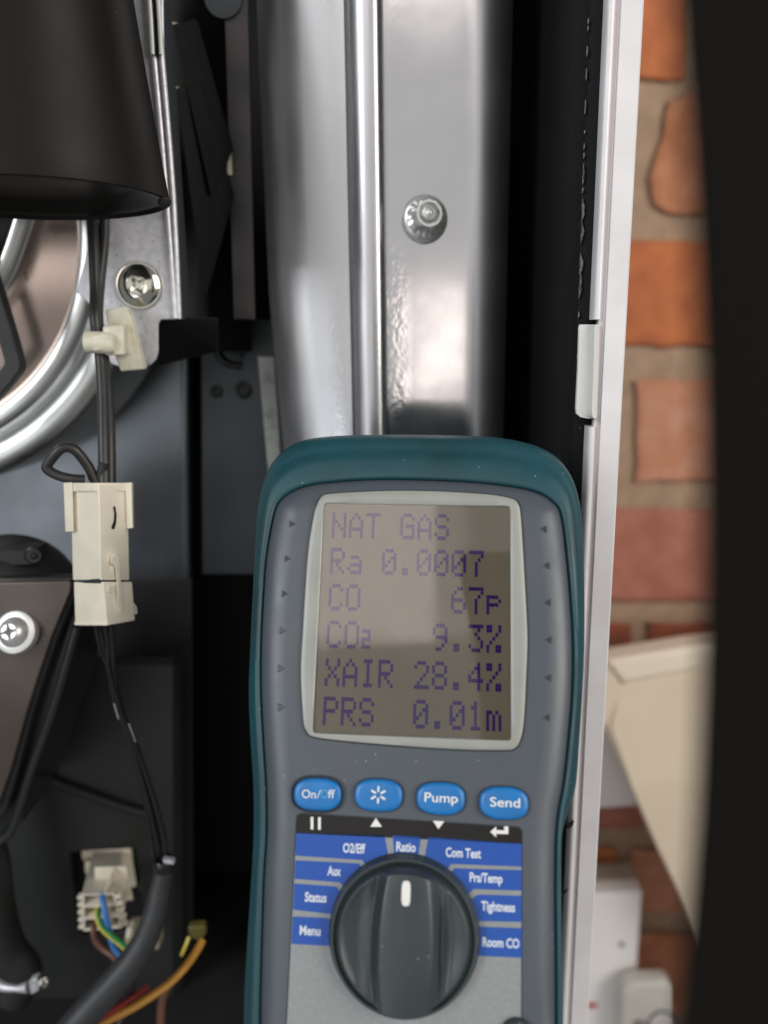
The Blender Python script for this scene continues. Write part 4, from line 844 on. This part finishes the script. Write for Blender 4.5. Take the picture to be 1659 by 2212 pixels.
# buttons
def stadium(cx, cy, wpx, hpx, h, e=2.6, N_=64):
    c = L(cx, cy, 0); a = wpx/2/1659*0.235*0.985; b2 = hpx/2/1659*0.235*0.985; out = []
    for i in range(N_):
        t = 2*math.pi*i/N_; ct, st_ = math.cos(t), math.sin(t)
        out.append(Vector((c.x+a*abs(ct)**(2/e)*(1 if ct > 0 else -1), c.y+b2*abs(st_)**(2/e)*(1 if st_ > 0 else -1), h)))
    return out
for i, (px, py, s) in enumerate([(687, 1715, 'On/Off'), (818, 1717, '*'), (952, 1724, 'Pump'), (1088, 1734, 'Send')]):
    S_ = lambda k_, h, px=px, py=py: stadium(px, py, 103*k_, 66*k_-(1-k_)*10, h)
    bt = lbuild(MB().rings([S_(.985, -.0005), S_(.985, .0009), S_(.955, .0014), S_(.90, .0017), S_(.75, .0019), S_(.4, .00198)], cap0=False), 'button', M['button'], smooth=60)
    if i == 0: tag(bt, 'worn On/Off button')
    lbuild(MB().rings([S_(1.045, .00004), S_(.97, .00006)], cap0=False, cap1=True), 'button_gap', M['recess'], smooth=0)
    if i == 0: lbuild(MB().rings([S_(1.14, -.0002), S_(1.13, .0005), S_(1.09, .0008), S_(1.055, .0006), S_(1.05, -.0002)], cap0=False, cap1=False), 'button_surround', M['shell'], smooth=60)
    if s == '*':
        c = L(px-1, py, .00205)
        for k_ in range(6):
            a = math.pi/2+k_*math.pi/3; u = Vector((math.cos(a), math.sin(a), 0)); v = Vector((-u.y, u.x, 0))*0.00028
            mesh_obj('star_stroke', [c+u*.0008-v, c+u*.0024-v, c+u*.0024+v, c+u*.0008+v], [(0, 1, 2, 3)], M['labelwhite'], bt, world=False, smooth=0)
    elif s == 'On/Off':
        text('On', px-20, py, 18, M['labelwhite'], bt, .00205, 30, .005)
        text('/', px+2, py, 18, M['labelpale'], bt, .00205, 9, -.004)
        text('O', px+14, py, 18, mat('worn_print', (0.12, 0.36, 0.60), 0.5), bt, .00205, 15, -.008)
        text('ff', px+29, py, 18, M['labelwhite'], bt, .00205, 15, .005)
    else:
        text(s, px+(1 if s == 'Pump' else 3), py-1, 20, M['labelwhite'], bt, .00205, 72 if s == 'Pump' else 65, .010)
# printed panel
def zc(x, y): return (553+x/3.0, 1659+y/3.0)
def poly(pts, h, name, m, parent=an, th=None):
    v = [L(x, y, h) for x, y in pts]
    if th: return lbuild(MB().prism(v, (0, 0, -th)), name, m, parent, smooth=0)
    return lbuild(MB().add(v, [tuple(range(len(v)))]), name, m, parent, smooth=0)
def roundc(a, b2, c, r=12, k=6):
    a, b2, c = Vector(a), Vector(b2), Vector(c); u = (a-b2).normalized(); v = (c-b2).normalized(); o = b2+(u+v)*r
    return [tuple(o-v*r*math.cos(t)-u*r*math.sin(t)) for t in [j/k*math.pi/2 for j in range(k+1)]]
TLp, TRp, BRp, BLp = (642, 1757), (1127, 1788), (1123, 2700), (596, 2700)
out_ = roundc(BLp, TLp, TRp, 13)+roundc(TLp, TRp, BRp, 13)+[BRp, BLp]
pn = poly(out_, .00022, 'control_label', M['panel'], th=.0003)
poly([(x*1.0+(-2.5 if x < 880 else 2.5), y-(2.5 if y < 1900 else 0)) for x, y in out_], .00005, 'label_recess', M['recess'])
blk = roundc(BLp, TLp, TRp, 13)+roundc(TLp, TRp, BRp, 13)+[(1127, 1823), (639, 1800)]
poly(blk, .00027, 'black_band', M['labelblack'], pn)
segs = [[(258,422),(832,434),(865,600),(740,680),(690,597),(256,568)],
 [(255,598),(668,618),(700,680),(640,800),(580,790),(545,742),(249,718)],
 [(247,748),(520,768),(560,820),(540,980),(475,945),(240,918)],
 [(238,962),(455,972),(520,990),(520,1157),(229,1140)],
 [(885,437),(1070,445),(1045,610),(900,610)],
 [(1118,449),(1722,490),(1722,640),(1265,622),(1225,680),(1130,700),(1085,620)],
 [(1285,650),(1722,662),(1722,795),(1410,785),(1360,830),(1300,800),(1255,690)],
 [(1440,820),(1722,828),(1722,998),(1455,992),(1380,990),(1380,860)],
 [(1440,1028),(1722,1038),(1722,1230),(1400,1216)]]
for sg in segs: poly([zc(*p) for p in sg], .00027, 'blue_field', M['labelblue'], pn)
for s, px, py, wd in [('O2/Eff', 765, 1832, 48), ('Aux', 722, 1881, 29), ('Status', 682, 1938, 47), ('Menu', 670, 2010, 45), ('Ratio', 877, 1829, 42), ('Com Test', 1001, 1842, 76), ('Prs/Temp', 1050, 1896, 71), ('Tightness', 1076, 1958, 73), ('Room CO', 1082, 2036, 80)]:
    text(s, px, py, 20, M['labelpale'], pn, .00033, wd, .026)
for dx in (-8, 8): poly([(682+dx-3, 1765+dx*.04), (682+dx+3, 1765+dx*.04), (682+dx+3, 1792+dx*.04), (682+dx-3, 1792+dx*.04)], .00033, 'pause_bar', M['labelwhite'], pn)
poly([(800, 1786), (812, 1767), (825, 1786)], .00033, 'up_arrow', M['labelwhite'], pn)
poly([(935, 1773), (960, 1774), (947, 1791)], .00033, 'down_arrow', M['labelwhite'], pn)
poly([(1059, 1797), (1072, 1785), (1072, 1793), (1089, 1794), (1089, 1785), (1098, 1785), (1098, 1802), (1072, 1801), (1072, 1809)], .00033, 'enter_arrow', M['labelwhite'], pn)

# rotary knob as a relief surface
kc = L(872, 2022, .006); kc = Vector((kc.x, kc.y, 0)); KR = 161/1659*0.235*0.955
# correct radius for actual depth
pl_, pr_ = L(711, 2024, .002), L(1035, 2024, .002); KR = (pr_.x-pl_.x)/2; kc = Vector(((pl_.x+pr_.x)/2, (L(872, 1852, .002).y+L(872, 2198, .002).y)/2, 0))
kn = lbuild(MB().lathe([(KR*1.02, .0003), (KR*1.0, .0008), (KR*.99, .0026), (KR*.97, .0036), (KR*.94, .0036), (KR*.92, .0022)], kc, (0, 0, 1), 128, cap0=False, cap1=False), 'knob_skirt', M['knob'], smooth=50)
nr, na = 120, 320; vs = []; 
def sm(t): t = max(0, min(1, t)); return t*t*(3-2*t)
def hk(x, y):     # x,y in units of KR
    r = math.hypot(x, y)
    wl = 0.30-0.12*y*y-0.02*y; wr = 0.36-0.12*y*y
    if x < 0: d = -x-wl; side = sm(1-d/0.14)
    else: d = x-wr; side = sm(1-d/0.30)
    top = 0.0112-0.0014*y*y
    if abs(x) < 0.5: top -= 0.0011*((x-0.02)/0.33)**2
    # dished fields either side
    if x < 0: dish = 0.0052+0.0010*sm((r-0.6)/0.3)-0.0010*sm((-x-0.42)/0.2)*(1-sm((r-.75)/.2))
    else: dish = 0.0038+0.0016*sm((r-0.55)/0.35)
    h = dish+(top-dish)*side
    h -= (h-0.0028)*sm((r-0.84)/0.085)
    return h
for i in range(nr+1):
    r = (i/nr)**0.9*0.93
    for j in range(na):
        a = 2*math.pi*j/na; x, y = r*math.cos(a), r*math.sin(a); vs.append((kc.x+x*KR, kc.y+y*KR, hk(x, y)))
fs = [(i*na+j, i*na+(j+1) % na, (i+1)*na+(j+1) % na, (i+1)*na+j) for i in range(nr) for j in range(na)]
cap = lbuild(MB().add(vs, fs), 'knob_grip', M['knob'], smooth=0)
cap.data.shade_smooth()
mk = []; c = L(877, 1930, .0108)
yk = (c.y-kc.y)/KR; xk_ = (c.x-kc.x)/KR
a_, b_ = 0.00120, 0.0031; m1 = []; m2 = []
for i in range(40):
    t = 2*math.pi*i/40; ct, st_ = math.cos(t), math.sin(t); X = c.x+a_*abs(ct)**(2/3.5)*(1 if ct > 0 else -1); Y_ = c.y+b_*abs(st_)**(2/3.5)*(1 if st_ > 0 else -1)
    hz = hk((X-kc.x)/KR, (Y_-kc.y)/KR); m1.append(Vector((X, Y_, hz-.001))); m2.append(Vector((X, Y_, hz+.00025)))
mesh_obj('pointer_mark', m1+m2, [tuple(range(40)), tuple(range(40, 80))]+[(i, (i+1) % 40, (i+1) % 40+40, i+40) for i in range(40)], M['labelwhite'], cap, world=False, smooth=30)
# raised dark bump at the lower right of the label (port cover)
c = L(1116, 2236, 0)
lbuild(MB().lathe([(.0045, -.0002), (.0046, .0010), (.0038, .0020), (.002, .0024)], c, (0, 0, 1), 32), 'port_button', M['knob'], smooth=60)
